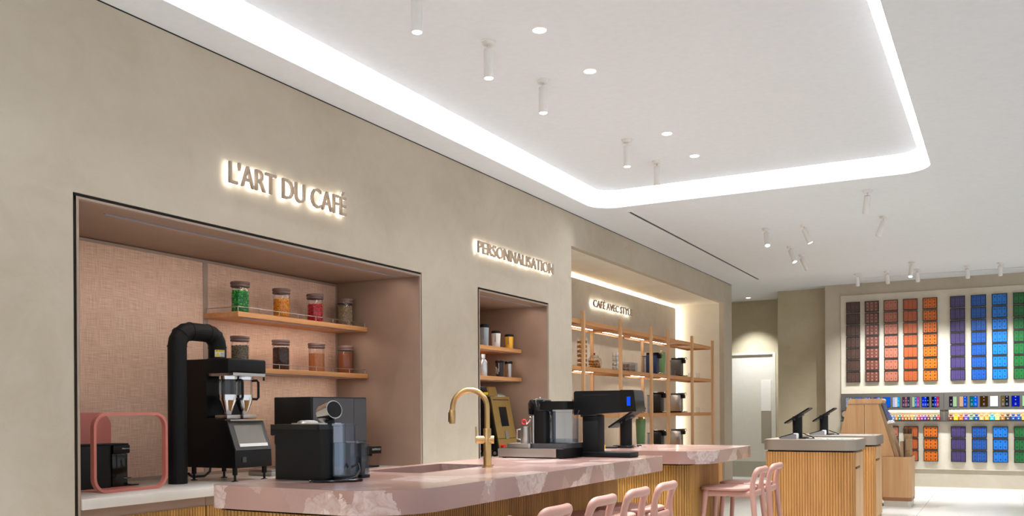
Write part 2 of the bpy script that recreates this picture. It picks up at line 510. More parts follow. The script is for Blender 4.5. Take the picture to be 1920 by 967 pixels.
G().box(-4.28, -4.085, 18.462, 18.475, 1.335, 1.945).build('vision_panel', mat('frosted_glass', 'e6dfd8', .35), door)
G().box(-4.28, -4.085, 18.462, 18.475, .69, 1.33).build('push_plate', mat('push_plate', '9b917e', .5), door)
G().box(DX0 + .05, DX1 - .07, 18.464, 18.472, .02, .33).build('kick_plate', mat('kick_plate', 'aca593', .5), door)
# back wall
wall_back = struct(G().box(-2.787, 5.2, BY, BY + .2, .05, C).box(-2.787, -2.6, BY + .2, 18.45, 0, C), 'wall_back', PLASTER)
PANELW = mat('display_board', 'ddd8cb', .6, var=.01)
struct(G().box(-2.52, 3.4, BY - .03, BY, .345, 3.325), 'display_board', PLASTER_L, wall_back)
struct(G().box(-2.787, 5.2, BY + .01, BY + .18, 0, .05), 'baseboard_back', mat('plinth_white', 'e8e6e0', .5))
G().box(-2.7, 5.1, BY - .004, BY + .004, .012, .03).build('led_profile', emit('floor_led', 'fff6ea', 4), bpy.data.objects['baseboard_back'])

# ------------------------------------------------------------------ niche 1 lining
def niche(nm, n_, back, material, fr=True):
    y0, y1, z1 = n_
    o = None
    g = G().box(back - .02, W - .002, y0 + .018, y0 + .036, .0, z1 - .018).box(back - .02, W - .002, y1 - .036, y1 - .018, .0, z1 - .018)
    g.box(back - .02, W - .002, y0 + .018, y1 - .018, z1 - .036, z1 - .018)
    o = struct(g, nm, material)
    G().box(W - .07, W - .012, y0, y0 + .017, 0, z1).box(W - .07, W - .012, y1 - .017, y1, 0, z1).box(W - .07, W - .012, y0, y1, z1 - .017, z1).build('shadow_gap', GAP, o)
    G().box(W - .01, W + .003, y0 + .018, y0 + .03, .0, z1 - .018).box(W - .01, W + .003, y1 - .03, y1 - .018, 0, z1 - .018).box(W - .01, W + .003, y0 + .03, y1 - .03, z1 - .03, z1 - .018).build('edge_trim', TAUPE_F, o)
    return o
n1 = niche('wall_niche_bar', N1, NB, TAUPE)
struct(G().box(NB - .03, NB - .02, N1[0], N1[1], 0, N1[2]), 'backing', GAP, n1)
zt_ = N1[2] - .06
G().box(NB - .02, NB, N1[0] + .036, 4.747, .9, zt_).build('fabric_panel', FABRIC, n1)
G().box(NB - .02, NB, 4.79, N1[1] - .05, .9, zt_).build('fabric_panel', FABRIC, n1)
G().box(NB - .02, NB + .004, 4.747, 4.79, .9, zt_).build('divider_strip', TAUPE_F, n1)
G().box(NB - .02, NB + .006, N1[0] + .036, N1[1] - .036, .905, .935).box(NB - .02, NB + .003, N1[0] + .036, N1[1] - .036, zt_ , zt_ + .02).box(NB - .02, NB + .006, N1[1] - .05, N1[1] - .036, .9, zt_).build('edge_rail', TAUPE_F, n1)
n2 = niche('wall_niche_tumblers', N2, NB, TAUPE)
G().box(NB - .02, NB, N2[0] + .036, N2[1] - .036, .9, N2[2] - .036).build('back_panel', TAUPE, n2)
G().box(NB, NB + .01, N2[0] + .04, N2[1] - .42, .95, N2[2] - .08).build('fabric_panel', FABRIC, n2)
# niche 3: open plaster recess with hidden light above the back wall
g = G().box(-5.3, T, N3[0] - .1, N3[0], 0, N3[2]).box(-5.3, T, N3[1], N3[1] + .1, 0, N3[2]).box(-5.3, -5.2, N3[0], N3[1], 0, N3[2]).box(-5.3, T, N3[0] - .1, N3[1] + .1, N3[2], N3[2] + .05)
n3 = struct(g, 'wall_niche_shelving', plaster_mat('niche_plaster_lit', 'dcd3c0', 'e2dac9', 'e8e1d2'))  # lightened plaster paints in the glow of the inner lights
struct(G().box(-5.06, -4.98, N3[0], 15.25, 0, 3.105), 'back_board', PLASTER_L, n3)  # plaster paler than the wall's, coloured so to brighten the niche
o = tag(G().box(-5.16, -5.10, N3[0] + .02, 15.2, 3.03, 3.045).build('cove_light', emit('niche_cove', 'fff8ee', 130), org=(-5.13, 12.3, 3.03)), 'hidden light strip behind the top of the shelf niche wall', 'cove light')
o = tag(G().box(-5.0, -4.985, 15.30, 15.36, .05, 3.12).build('vertical_light', emit('niche_led', 'fff6e8', 9), org=(-4.99, 15.33, .05)), 'tall vertical light strip in the corner behind the wooden rack', 'light strip')

# ================================================================== LIGHT FIXTURES
def led(name, x0, x1, y0, y1, z, label, mt=LEDM, th=.003, lip=0):
    o = thing(name, label, 'light strip', ((x0 + x1) / 2, (y0 + y1) / 2, z))
    G().box(x0 - .003, x1 + .003, y0 - .02, y1 + .02, z - th * .4, z).build('profile', DGREY, o)
    G().box(x0, x1, y0, y1, z - th, z - th * .4).build('diffuser', mt, o)
    if lip: G().box(x1 + .003, x1 + .006, y0 - .02, y1 + .02, z - lip, z).build('glare_lip', mat('lip_glow_tint', '9aa4b8', .3, .5), o)  # added lip hides the strip; blue-grey colour stands for its dim line
    return o
led('led_strip', -4.362, -4.35, 3.42, 6.13, N1[2] - .036, 'long thin light strip in the top of the coffee bar niche', emit('niche_strip', 'fff4e8', 60), lip=.007)
led('led_strip', -4.34, -4.328, 7.28, 8.50, N2[2] - .036, 'short light strip in the top of the tumbler niche', emit('niche_strip', 'fff4e8', 60), lip=.007)

def spot_lamp(loc, aim, e, size=R(70), blend=.6, r=.03):
    d = bpy.data.lights.new('spot_beam', 'SPOT'); d.energy = e; d.spot_size = size; d.spot_blend = blend; d.shadow_soft_size = r
    d.color = (.92, .97, 1)
    o = bpy.data.objects.new('spot_beam', d); COL.objects.link(o); o.location = loc
    o.rotation_euler = Vector(aim).to_track_quat('-Z', 'Y').to_euler()
    return o
def ceiling_spot(x, y, zc, aim, label, group, lit=True, e=SPOT_W * 1.1, length=.18, r=.031, stem=.03, beam=R(62), lamp=True):
    t = thing('ceiling_spotlight', label, 'spotlight', (x, y, zc), group)
    G().lathe([(.05, -.004), (.05, 0)], (x, y, zc), 24).build('ceiling_ring', FIX, t)
    G().lathe([(.026, -.022), (.038, -.018), (.042, -.004), (.042, 0)], (x, y, zc - .004), 24).build('canopy', FIX, t)
    j = Vector((x, y, zc - .022 - stem))
    G().cyl((x, y, zc - .02), j, .006, n=8).build('stem', FIX, t)
    a = Vector(aim).normalized()
    p1 = j + a * length
    b = G().tube([j - a * .004, j, j + a * .004, p1 - a * .004, p1], [r * .6, r * .93, r, r, r * .96], 24).build('lamp_body', FIX, t)
    if lit:
        G().cyl(p1 - a * .002, p1 + a * .002, r * .86, n=24).build('lens', LAMP, b)
    else:
        G().cyl(p1 - a * .002, p1 + a * .001, r * .8, n=24).build('lens', mat('lens_dark', '9b9792', .4), b)
    if e > 0:
        s_ = spot_lamp(p1 + a * .012, a, e, beam)
        s_.parent = t; s_.location = Vector(s_.location) - Vector((x, y, zc))
    return t
DN = (0, 0, -1); ZT = 3.69
for i, y in enumerate((4.26, 5.066, 5.842, 7.48, 8.258, 1.4, .6)):  # last two are unseen, added to brighten the near left wall
    ceiling_spot(-2.866, y, ZT, DN, 'white cylinder spotlight hanging in the raised panel, %s' % ['nearest one in view', 'second from the front', 'third from the front', 'fourth from the front', 'farthest before the cove', 'unseen, added for wall light', 'farther unseen one, added for wall light'][i], 'hanging spotlights over the bar', e=SPOT_W * (1.5 if i < 5 else .8))
def downlight(x, y, z, label, e=SPOT_W):
    t = thing('recessed_downlight', label, 'downlight', (x, y, z), 'recessed downlights')
    G().lathe([(.046, -.003), (.05, 0)], (x, y, z), 24).build('rim', FIX, t)
    G().lathe([(.04, -.005), (.042, -.003)], (x, y, z), 24).build('lens', LAMP, t)
    s_ = spot_lamp((x, y, z - .02), DN, e, R(90), .8); s_.parent = t; s_.location = (0, 0, -.02)
for i, y in enumerate((5.064, 5.843, 7.476, 8.256, 1.4, .6)):  # last two added out of view, also for the left wall
    downlight(-2.506, y, ZT, 'small round recessed downlight in the raised panel, %s' % ['nearest in view', 'second from the front', 'third from the front', 'farthest before the cove', 'unseen, added for wall light', 'farther unseen one, added for wall light'][i])
downlight(-4.382, 17.893, C, 'small round downlight in the corridor ceiling before the door', 300)
SG = 'tilted ceiling spotlights'
ceiling_spot(-1.197, 9.756, C, (-.16, 0.35, -.9), 'grey-white unlit spotlight just beyond the cove, tilted left', SG, False)
ceiling_spot(-1.2, 11.155, C, (-.36, .1, -.9), 'unlit spotlight tilted sharply left, behind the one nearest the cove', SG, False)
ceiling_spot(-2.526, 11.21, C, (.18, -.4, -.9), 'lit spotlight farthest left, facing the viewer beyond the cove', SG)
ceiling_spot(-2.078, 11.178, C, (.36, .1, -.9), 'spotlight tilted right with only its rim glowing', SG)
ceiling_spot(-2.519, 12.58, C, (.36, -.2, -.9), 'lit spotlight tilted right, second row beyond the cove', SG)
ceiling_spot(-2.51, 13.335, C, (.36, .3, -.9), 'pale unlit spotlight tilted right behind the lit one', SG, False)
ceiling_spot(-1.212, 14.822, C, (-.08, -.3, -.9), 'bright lit spotlight facing the viewer in front of the back row', SG)
for i, (x, y) in enumerate(((-2.089, 15.64), (-1.636, 15.6), (-1.2, 15.6), (-.502, 15.6), (-.06, 15.55), (.4, 15.55), (1.1, 15.55))):  # last two stand out of view, added to light the wall's right end
    ceiling_spot(x, y, C, (.04, .34, -.9), '%s white spotlight from the left in the row before the capsule wall' % ORD[i].capitalize() if i < 5 else 'unseen spotlight added at the %s of the row before the capsule wall, out of frame' % ('right', 'far right')[i - 5], 'spotlights along the capsule wall', False, e=SPOT_W * .58, length=.15, beam=R(95))

# ================================================================== SIGNS
def sign(name, txt, x, y0, y1, z0, z1, label, stand=.028, th=.02):
    """halo-lit letters on a wall that faces +X"""
    t = thing(name, label, 'sign', (x, (y0 + y1) / 2, z0))
    size = 1.0
    full = text_mesh(txt, size); fa, fb, _, _ = bounds(full)
    cap = bounds(text_mesh('E', size)); ch = cap[3] - cap[2]
    sy = (y1 - y0) / (fb - fa); sz = (z1 - z0) / ch
    dg_pos = []
    for i, c in enumerate(txt):
        if c == ' ': continue
        pre = text_mesh(txt[:i + 1], size); pb = bounds(pre)[1]
        me0 = text_mesh(c, size); a, b, _, _ = bounds(me0)
        off = pb - b
        me = text_mesh(c, size, .5, .0)
        for v in me.vertices:
            v.co = (stand + (v.co.z + .5) * th, (v.co.x + off - fa) * sy + y0 - (y0 + y1) / 2, (v.co.y) * sz)
        me.materials.append(LETTER)
        o = bpy.data.objects.new('letter', me); COL.objects.link(o); o.parent = t
        for v in me0.vertices:
            v.co = (stand - .0015, (v.co.x + off - fa) * sy + y0 - (y0 + y1) / 2, (v.co.y) * sz)
        me0.materials.append(SIGNE)
        e = bpy.data.objects.new('backlight', me0); COL.objects.link(e); e.parent = o
    return t
sign('wall_sign', "L'ART DU CAFÉ", W, 4.122, 5.245, 2.755, 2.885, 'backlit lettering above the coffee bar niche, largest of the signs')
sign('wall_sign', 'PERSONNALISATION', W, 7.114, 8.67, 2.777, 2.882, 'backlit PERSONNALISATION lettering above the tumbler niche')
sign('wall_sign', 'CAFÉ AVEC STYLE', -4.98, 11.553, 13.02, 2.772, 2.868, 'backlit lettering above the wooden rack inside the shelf niche', .04)

# ================================================================== NICHE 1: worktop, cabinet, shelves
wt = G().rbox(NB, W + .012, N1[0] + .037, N1[1] - .037, .858, .912, .004).build('worktop', STONE, org=(-4.6, 4.7, .858))
tag(wt, 'pale stone worktop in the coffee bar niche', 'worktop')
def base_cabinet(y0, y1, label):
    t = thing('base_cabinet', label, 'cabinet', (-4.6, (y0 + y1) / 2, 0), 'cabinets under the niche worktop')
    G().box(NB, W - .05, y0, y1, .0, .856).build('carcass', TAUPE, t)
    G().box(W - .05, W - .03, y0, y1, .80, .856).build('top_rail', TAUPE, t)
    k = int((y1 - y0) / .02)
    fluted([(W - .03, y0 + .003), (W - .03, y1 - .003)], .08, .80, .02, .006).box(W - .049, W - .03, y0 + .003, y1 - .003, .08, .80).build('door', FLUTE, t)
base_cabinet(3.125, 3.98, 'fluted cabinet under the worktop, below the salmon display frame')
base_cabinet(3.985, 5.1, 'fluted cabinet under the worktop, below the coffee roaster')
base_cabinet(5.105, 6.23, 'fluted cabinet at the far end of the niche worktop')
def jar_shelf(z, y0, label, lbl2, left_return=True):
    t = thing('jar_shelf', label, 'shelf', (-4.88, 5.5, z - .037), 'jar shelves')
    G().rbox(NB, -4.71, y0, 6.232, z - .037, z, .002, 1).build('board', OAKY, t)
    r = G(); zr = z + .034
    pth = [(NB + .01, y0 + .012, zr), (-4.722, y0 + .012, zr), (-4.722, 6.22, zr)]
    for a, b in zip(pth, pth[1:]): r.cyl(a, b, .0032, n=8)
    r.build('rail', STEEL, t)
    for (px, py) in [(NB + .02, y0 + .012), (-4.88, y0 + .012)] + [(-4.722, y0 + .012 + (6.208 - y0 - .012) * k / 7) for k in range(8)]:
        G().cyl((px, py, z), (px, py, zr), .0028, n=6).build('rail_post', STEEL, t)
    d = led('led_strip', -4.785, -4.773, y0 + .12, 6.12, z - .037, lbl2, lip=.006)
jar_shelf(2.065, 4.755, 'upper oak shelf with thin metal rail, holding the bright candy jars', 'thin light strip under the upper jar shelf')
jar_shelf(1.675, 4.755, 'lower oak shelf with thin metal rail, behind the coffee roaster', 'thin light strip under the lower jar shelf')

def jar(x, y, z, content, cols, fill, label, h=.232, r=.064):
    t = thing('storage_jar', label, 'jar', (x, y, z), 'glass jars on the niche shelves')
    gl = h - .05
    G().lathe([(r * .97, .0), (r, .004), (r, gl - .006), (r * .97, gl), (r * .97, gl + .012)], (x, y, z), 28).build('glass_body', GLASS, t)
    lid = G().lathe([(r * 1.0, gl + .012), (r * 1.06, gl + .014), (r * 1.06, gl + .024), (r * 1.0, gl + .026), (r * 1.0, gl + .031), (r * 1.08, gl + .033), (r * 1.08, h - .003), (r * 1.04, h)], (x, y, z), 28).build('lid', LIDM, t)
    ri = r * .955
    if content == 'powder':
        G().lathe([(ri, .004), (ri, fill), (ri * .6, fill + .003), (.002, fill + .002)], (x, y, z), 24).build('powder', mat('powder_' + cols[0], cols[0], .9, var=.12, scale=90), t)
        return
    per = {c: G() for c in cols}
    s_ = .0082 if content == 'candy' else .0048
    zz_ = .004 + s_
    row = 0
    core = ri - 2.2 * s_
    while zz_ < fill:
        k = int(2 * math.pi * (ri - s_) / (s_ * (2.0 if content == 'candy' else 2.1)))
        for q in range(k):
            a = 2 * math.pi * (q + .5 * (row % 2)) / k + random.uniform(-.05, .05)
            rr = ri - s_ * random.uniform(1, 1.3)
            rot = Matrix.Rotation(random.uniform(0, 3), 3, 'X') @ Matrix.Rotation(random.uniform(0, 3), 3, 'Z')
            per[random.choice(cols)].ball((x + rr * math.cos(a), y + rr * math.sin(a), z + zz_ + random.uniform(-.0015, .0015)), s_ * 1.05, 1, 1, .72, 6, 4, rot)
        row += 1; zz_ += s_ * 1.72
    for q in range(60):
        a = random.uniform(0, 6.28); rr = (ri - s_) * math.sqrt(random.random())
        per[random.choice(cols)].ball((x + rr * math.cos(a), y + rr * math.sin(a), z + fill - s_ * .6 + random.uniform(0, .008)), s_ * 1.05, 1, 1, .75, 6, 4)
    for c, gg in per.items():
        gg.build('candies' if content == 'candy' else 'grains', mat('fill_' + c, c, .3 if content == 'candy' else .6, var=.02), t, ang=80, kind='stuff')
    G().lathe([(core, .004), (core, fill - .006)], (x, y, z), 16).build('filling', mat('fill_' + cols[0], cols[0], .5), t)
JX = -4.86
jar(JX, 4.928, 2.065, 'candy', ['078a2a', '0aa53a', '4cc82a', '067a4a'], .165, 'glass jar of green candies, first on the upper shelf')
jar(JX, 5.358, 2.065, 'candy', ['f09a0a', 'f8b014', 'e88c0a'], .150, 'glass jar of orange yellow candies on the upper shelf')
jar(JX, 5.746, 2.065, 'candy', ['c80a20', 'd81430', 'b00a1c'], .150, 'glass jar of red candies on the upper shelf')
jar(JX, 6.125, 2.065, 'bean', ['a58a66', 'b99d78', '927756'], .172, 'glass jar of pale grains at the far end of the upper shelf')
jar(JX, 4.922, 1.675, 'bean', ['7d7058', '92846a', '66593f'], .160, 'glass jar of grey-green raw beans behind the roaster')
jar(JX, 5.348, 1.675, 'bean', ['3f2418', '552f20', '2e1a12'], .172, 'glass jar of dark roasted beans on the lower shelf')
jar(JX, 5.760, 1.675, 'powder', ['a8683e'], .150, 'glass jar of light brown powder on the lower shelf')
jar(JX, 6.125, 1.675, 'powder', ['7d4122'], .175, 'glass jar of reddish brown powder at the far end of the lower shelf')

# ------------------------------------------------------------------ salmon display frame and capsule machine
CT = .912
t = thing('product_display', 'salmon painted metal display frame with open front hoop around a black coffee machine', 'display', (-4.65, 3.6, CT))
hp = rrect(3.37, 3.855, CT + .012, 1.35, .075, 8)
o_ = rrect(3.36, 3.865, CT + .001, 1.36, .085, 8); i_ = rrect(3.377, 3.848, CT + .016, 1.344, .07, 8)
g = G(); k = len(o_)
g.add([(-4.40, y, z) for y, z in o_] + [(-4.40, y, z) for y, z in i_] + [(-4.43, y, z) for y, z in o_] + [(-4.43, y, z) for y, z in i_],
      [(a, (a + 1) % k, k + (a + 1) % k, k + a) for a in range(k)] + [(2 * k + a, 3 * k + a, 3 * k + (a + 1) % k, 2 * k + (a + 1) % k) for a in range(k)] +
      [(a, 2 * k + a, 2 * k + (a + 1) % k, (a + 1) % k) for a in range(k)] + [(k + a, k + (a + 1) % k, 3 * k + (a + 1) % k, 3 * k + a) for a in range(k)])
g.build('front_hoop', SALMON, t)
G().prism(rrect(3.36, 3.865, CT + .001, 1.36, (.0, .0, .085, .085), 8), 'x', -4.91, -4.90).build('back_plate', SALMON, t)
G().box(-4.90, -4.43, 3.445, 3.78, CT + .0005, CT + .006).build('base_plate', SALMON, t)
t = thing('capsule_machine', 'small black capsule coffee machine inside the salmon frame', 'coffee machine', (-4.73, 3.6, CT + .006))
Zb = CT + .006
G().prism(rrect(-4.80, -4.66, 3.46, 3.69, .03, 5), 'z', Zb, 1.165).build('body', NAVY, t)
G().rbox(-4.795, -4.665, 3.695, 3.815, 1.115, 1.168, .008).build('head', BLACK, t)
G().rbox(-4.79, -4.67, 3.69, 3.80, Zb, 1.115, .006).build('brew_column', BLACKG, t)
G().rbox(-4.80, -4.66, 3.47, 3.80, 1.165, 1.176, .004).build('top_lid', BLACKM, t)
G().rbox(-4.79, -4.645, 3.80, 3.86, Zb + .002, Zb + .010, .003).build('drip_tray', BLACK, t)
G().lathe([(.0, 0), (.045, .001), (.05, .006), (.0, .007)], (-4.70, 3.80, .965), 20, False).build('cup_rest', CHROME, t)
text_on('lettering', 'Nespresso', FACE_X((-4.6645, 3.755, 1.138)), .055, .012, mat('print_white', 'c8c8c8', .5), t)

# ------------------------------------------------------------------ coffee roaster
t = thing('coffee_roaster', 'tall black sample coffee roaster with two glass hoppers and tilted window', 'coffee roaster', (-4.56, 4.5, CT))
Y0, Y1 = 4.335, 4.665
side = [(-4.755, 1.0), (-4.325, 1.0), (-4.33, 1.108), (-4.405, 1.302), (-4.42, 1.31), (-4.575, 1.323), (-4.575, 1.612), (-4.382, 1.612), (-4.382, 1.69), (-4.395, 1.703), (-4.755, 1.706)]
bd = G().prism(side, 'y', Y0, Y1).build('body', BLACK, t)
G().rbox(-4.64, -4.372, Y0 - .004, Y1 + .004, 1.615, 1.706, .012, 3).build('top_hood', BLACKM, t)
G().box(-4.574, -4.36, Y0 + .02, Y1 - .02, 1.595, 1.614).build('hopper_ring_plate', STEEL, t)
# tilted window frame on the front
def on_slope(u, v, d):   # u along Y, v 0..1 up the slope, d outward
    p = Vector((-4.33, 0, 1.108)).lerp(Vector((-4.405, 0, 1.302)), v)
    nn = Vector((.194, 0, .075)).normalized()
    return (p.x + nn.x * d, u, p.z + nn.z * d)
def slope_box(u0, u1, v0, v1, d0, d1, nm, mt, par):
    vs_ = [on_slope(u, v, d) for u in (u0, u1) for v in (v0, v1) for d in (d0, d1)]
    return G().add(vs_, [(0, 1, 3, 2), (4, 6, 7, 5), (0, 4, 5, 1), (2, 3, 7, 6), (0, 2, 6, 4), (1, 5, 7, 3)]).build(nm, mt, par)
fr_ = slope_box(Y0 + .004, Y1 - .004, .02, .98, .001, .008, 'window_frame', mat('dark_frame', '35322f', .4), t)
slope_box(Y0 + .045, Y1 - .035, .18, .84, .008, .0095, 'window_pane', mat('window_grey', '8d8982', .08, .5), fr_)
slope_box(Y0 + .045, Y1 - .035, .12, .22, .0095, .016, 'window_ledge', mat('ledge_pale', 'e0ddd8', .25), fr_)
G().rbox(-4.425, -4.37, Y0 + .005, Y1 - .005, 1.302, 1.312, .003).build('top_ledge', STEEL, t)
G().box(-4.324, -4.3225, 4.395, 4.43, 1.035, 1.07).build('switch_plate', DGREY, t)
for (fx, fy) in ((-4.725, 4.365), (-4.725, 4.63), (-4.36, 4.365), (-4.36, 4.63)):
    f_ = G().cyl((fx, fy, .955), (fx, fy, 1.0), .016, n=12).build('leg', BLACK, t)
    G().lathe([(.022, 0), (.022, .004), (.008, .009), (.008, .045)], (fx, fy, CT), 16).build('foot', BLACK, f_)
for hy in (4.42, 4.565):
    h_ = G().lathe([(.056, 1.47), (.056, 1.585), (.06, 1.587), (.06, 1.597)], (-4.475, hy, 0), 24, False).build('glass_hopper', GLASS, t)
    G().lathe([(.058, 1.573), (.061, 1.573), (.061, 1.598), (.058, 1.598)], (-4.475, hy, 0), 24, False).build('hopper_rim', CHROME, h_)
    G().lathe([(.058, 1.438), (.058, 1.474)], (-4.475, hy, 0), 24).build('hopper_collar', CHROME, h_)
    G().lathe([(.022, 1.345), (.056, 1.438)], (-4.475, hy, 0), 24, False).build('funnel', CHROME, t)
    G().rbox(-4.53, -4.42, hy - .06, hy + .06, 1.316, 1.342, .004).build('outlet_block', STEEL, t)
for hy in (4.42, 4.565):
    def hd(q, z): return (-4.475 + .62 * q, hy + .78 * q, z)
    G().tube([hd(.05, 1.568), hd(.085, 1.57), hd(.095, 1.558), hd(.095, 1.458), hd(.085, 1.445), hd(.05, 1.447)], .0085, 8).build('handle', BLACK, t)
G().cyl((-4.376, 4.648, 1.612), (-4.376, 4.648, 1.59), .004, n=8).build('pull_stem', STEEL, t)
G().cyl((-4.376, 4.648, 1.592), (-4.376, 4.648, 1.568), .007, n=10).build('pull_knob', BLACK, t)
# flue pipe
pp = G(); cx_ = -4.585; ya, yb = 4.105, 4.44; rp = .058
path = [(cx_, ya, CT)]
for k in range(5):
    a = R(180 - 22.5 * k); path.append((cx_, ya + .10 + .10 * math.cos(a), 1.775 + .10 * math.sin(a)))
path2 = []
for k in range(5):
    a = R(90 - 22.5 * k); path2.append((cx_, yb - .09 + .09 * math.cos(a), 1.785 + .09 * math.sin(a)))
full = path + path2 + [(cx_, yb, 1.70)]
pipe = pp.tube(full, rp, 24, upref=(1, 0, 0)).build('flue_pipe', BLACKM, t, ang=15)
for i in (1, 3, 5, 6, 8, 10):
    p0 = Vector(full[i]); d = (Vector(full[min(i + 1, len(full) - 1)]) - Vector(full[i - 1])).normalized()
    G().tube([p0 - d * .004, p0 + d * .004], rp + .0025, 24, upref=(1, 0, 0)).build('pipe_seam', BLACKM, pipe)
G().lathe([(.064, 1.700), (.064, 1.712), (.06, 1.714)], (cx_, yb, 0), 24).build('pipe_collar', BLACK, pipe)
# warning sticker wrapped on the pipe, facing the room
st = G()
def wrap(a0, a1, z0, z1, rr, g):
    k = 6
    v = [(cx_ + rr * math.cos(a0 + (a1 - a0) * i / k), yb + rr * math.sin(a0 + (a1 - a0) * i / k), z) for z in (z0, z1) for i in range(k + 1)]
    return g.add(v, [(i, i + 1, k + 2 + i, k + 1 + i) for i in range(k)])
wrap(R(-60), R(5), 1.722, 1.768, .0592, st); lab = st.build('warning_label', mat('label_white', 'd8d8d4', .5), pipe)
wrap(R(-60), R(5), 1.756, 1.768, .0596, G()).build('label_yellow', mat('label_yellow', 'e6c81e', .5), pipe)
g = G(); a_ = R(-42)
for (z0, wv) in ((1.726, .017), (1.731, .0135), (1.736, .010), (1.741, .0065), (1.746, .003)):
    wrap(a_ - wv / .06, a_ + wv / .06, z0, z0 + .005, .0597, g)
g.build('warning_triangle', mat('label_yellow', 'e6c81e', .5), pipe)
g = G()
for z0 in (1.726, 1.733, 1.740, 1.747): wrap(R(-24), R(2), z0, z0 + .002, .0597, g)
wrap(R(-52), R(-42), 1.759, 1.764, .06, g); wrap(R(-36), R(0), 1.760, 1.763, .06, g)
g.build('label_print', mat('print_dark', '2a2a2a', .6), pipe)
# hose and leaflet beside it
t2 = G().tube([(-4.76, 4.35, .955), (-4.80, 4.42, .93), (-4.83, 4.55, .925), (-4.85, 4.62, .95), (-4.88, 4.66, 1.0), (-4.97, 4.68, 1.05)], .009, 8).build('power_cable', BLACK, org=(-4.8, 4.5, CT))
tag(t2, 'black cable running behind the legs of the coffee roaster', 'cable')
t2 = thing('leaflet', 'yellow and brown leaflet lying on the ledge of the coffee roaster', 'leaflet', (-4.395, 4.6, 1.3125))
G().box(-4.43, -4.375, 4.49, 4.575, 1.3125, 1.315).build('photo_half', mat('leaflet_brown', '9a5a3a', .5, var=.3, scale=60), t2)
G().box(-4.43, -4.375, 4.575, 4.655, 1.3125, 1.3155).build('yellow_half', mat('leaflet_yellow', 'e0a820', .5), t2)
# scale between roaster and big machine
t2 = thing('digital_scale', 'low steel kitchen scale on the worktop behind the roaster', 'scale', (-4.6, 4.95, CT))
G().rbox(-4.72, -4.5, 4.85, 5.06, CT, CT + .035, .006).build('base', mat('scale_beige', '9c9186', .4), t2)
G().rbox(-4.72, -4.5, 4.85, 5.06, CT + .037, CT + .045, .003).build('plate', STEEL, t2)
# big black machine
t = thing('bean_to_cup_machine', 'large black boxy coffee machine on the niche worktop', 'coffee machine', (-4.6, 5.45, CT))
G().rbox(-4.75, -4.40, 5.15, 5.80, 1.12, 1.468, .006).build('upper_housing', BLACKM, t)
G().box(-4.398, -4.395, 5.165, 5.39, 1.13, 1.46).build('front_door', mat('front_grey', '3b3b40', .35), t)
G().box(-4.398, -4.395, 5.395, 5.635, 1.13, 1.46).build('front_door', mat('front_grey', '3b3b40', .35), t)
G().box(-4.398, -4.395, 5.64, 5.792, 1.13, 1.46).build('front_door', mat('front_grey', '3b3b40', .35), t)
G().rbox(-4.75, -4.55, 5.17, 5.78, CT + .02, 1.12, .006).build('lower_housing', BLACK, t)
G().rbox(-4.75, -4.40, 5.16, 5.79, CT, CT + .03, .006).build('base_tray', BLACK, t)
G().rbox(-4.55, -4.44, 5.4, 5.5, 1.06, 1.12, .008).build('spout', CHROME, t)
# slim machine with overhanging head
t = thing('capsule_machine', 'slim black capsule machine with overhanging head beside the large boxy machine', 'coffee machine', (-4.55, 5.95, CT))
G().rbox(-4.61, -4.47, 5.81, 6.09, 1.02, 1.078, .005).build('head', BLACK, t)
G().rbox(-4.60, -4.48, 5.81, 5.915, CT + .012, 1.02, .005).build('column', BLACK, t)
G().rbox(-4.585, -4.495, 5.92, 6.0, 1.0, 1.02, .004).build('spout', BLACKG, t)
G().rbox(-4.61, -4.47, 5.81, 6.06, CT, CT + .012, .004).build('drip_tray', BLACK, t)
text_on('lettering', 'NESPRESSO', FACE_X((-4.4695, 5.965, 1.048)), .11, .015, mat('print_white', 'c8c8c8', .5), t)

# ================================================================== NICHE 2: tumblers and engraver
wt = G().rbox(NB, W + .012, N2[0] + .037, N2[1] - .037, .858, .912, .004).build('worktop', STONE, org=(-4.6, 7.9, .858))
tag(wt, 'pale stone worktop under the gold engraving machine', 'worktop')
t = thing('base_cabinet', 'taupe cabinet under the tumbler niche worktop', 'cabinet', (-4.6, 7.9, 0))
G().box(NB, W - .05, N2[0] + .04, N2[1] - .04, .0, .856).build('carcass', TAUPE, t)
G().box(W - .05, W - .03, N2[0] + .045, 7.898, .08, .85).build('door', FLUTE, t)
G().box(W - .05, W - .03, 7.902, N2[1] - .045, .08, .85).build('door', FLUTE, t)
for z, lb, l2 in ((2.005, 'upper oak shelf in the tumbler niche', 'thin light strip under the upper tumbler shelf'), (1.705, 'lower oak shelf in the tumbler niche', 'thin light strip under the lower tumbler shelf')):
    s_ = thing('tumbler_shelf', lb, 'shelf', (-4.75, 7.9, z - .038), 'tumbler shelves')
    G().rbox(NB, -4.49, N2[0] + .037, N2[1] - .037, z - .038, z, .002, 1).build('board', OAKY, s_)
    led('led_strip', -4.57, -4.558, N2[0] + .1, N2[1] - .15, z - .038, l2, lip=.006)
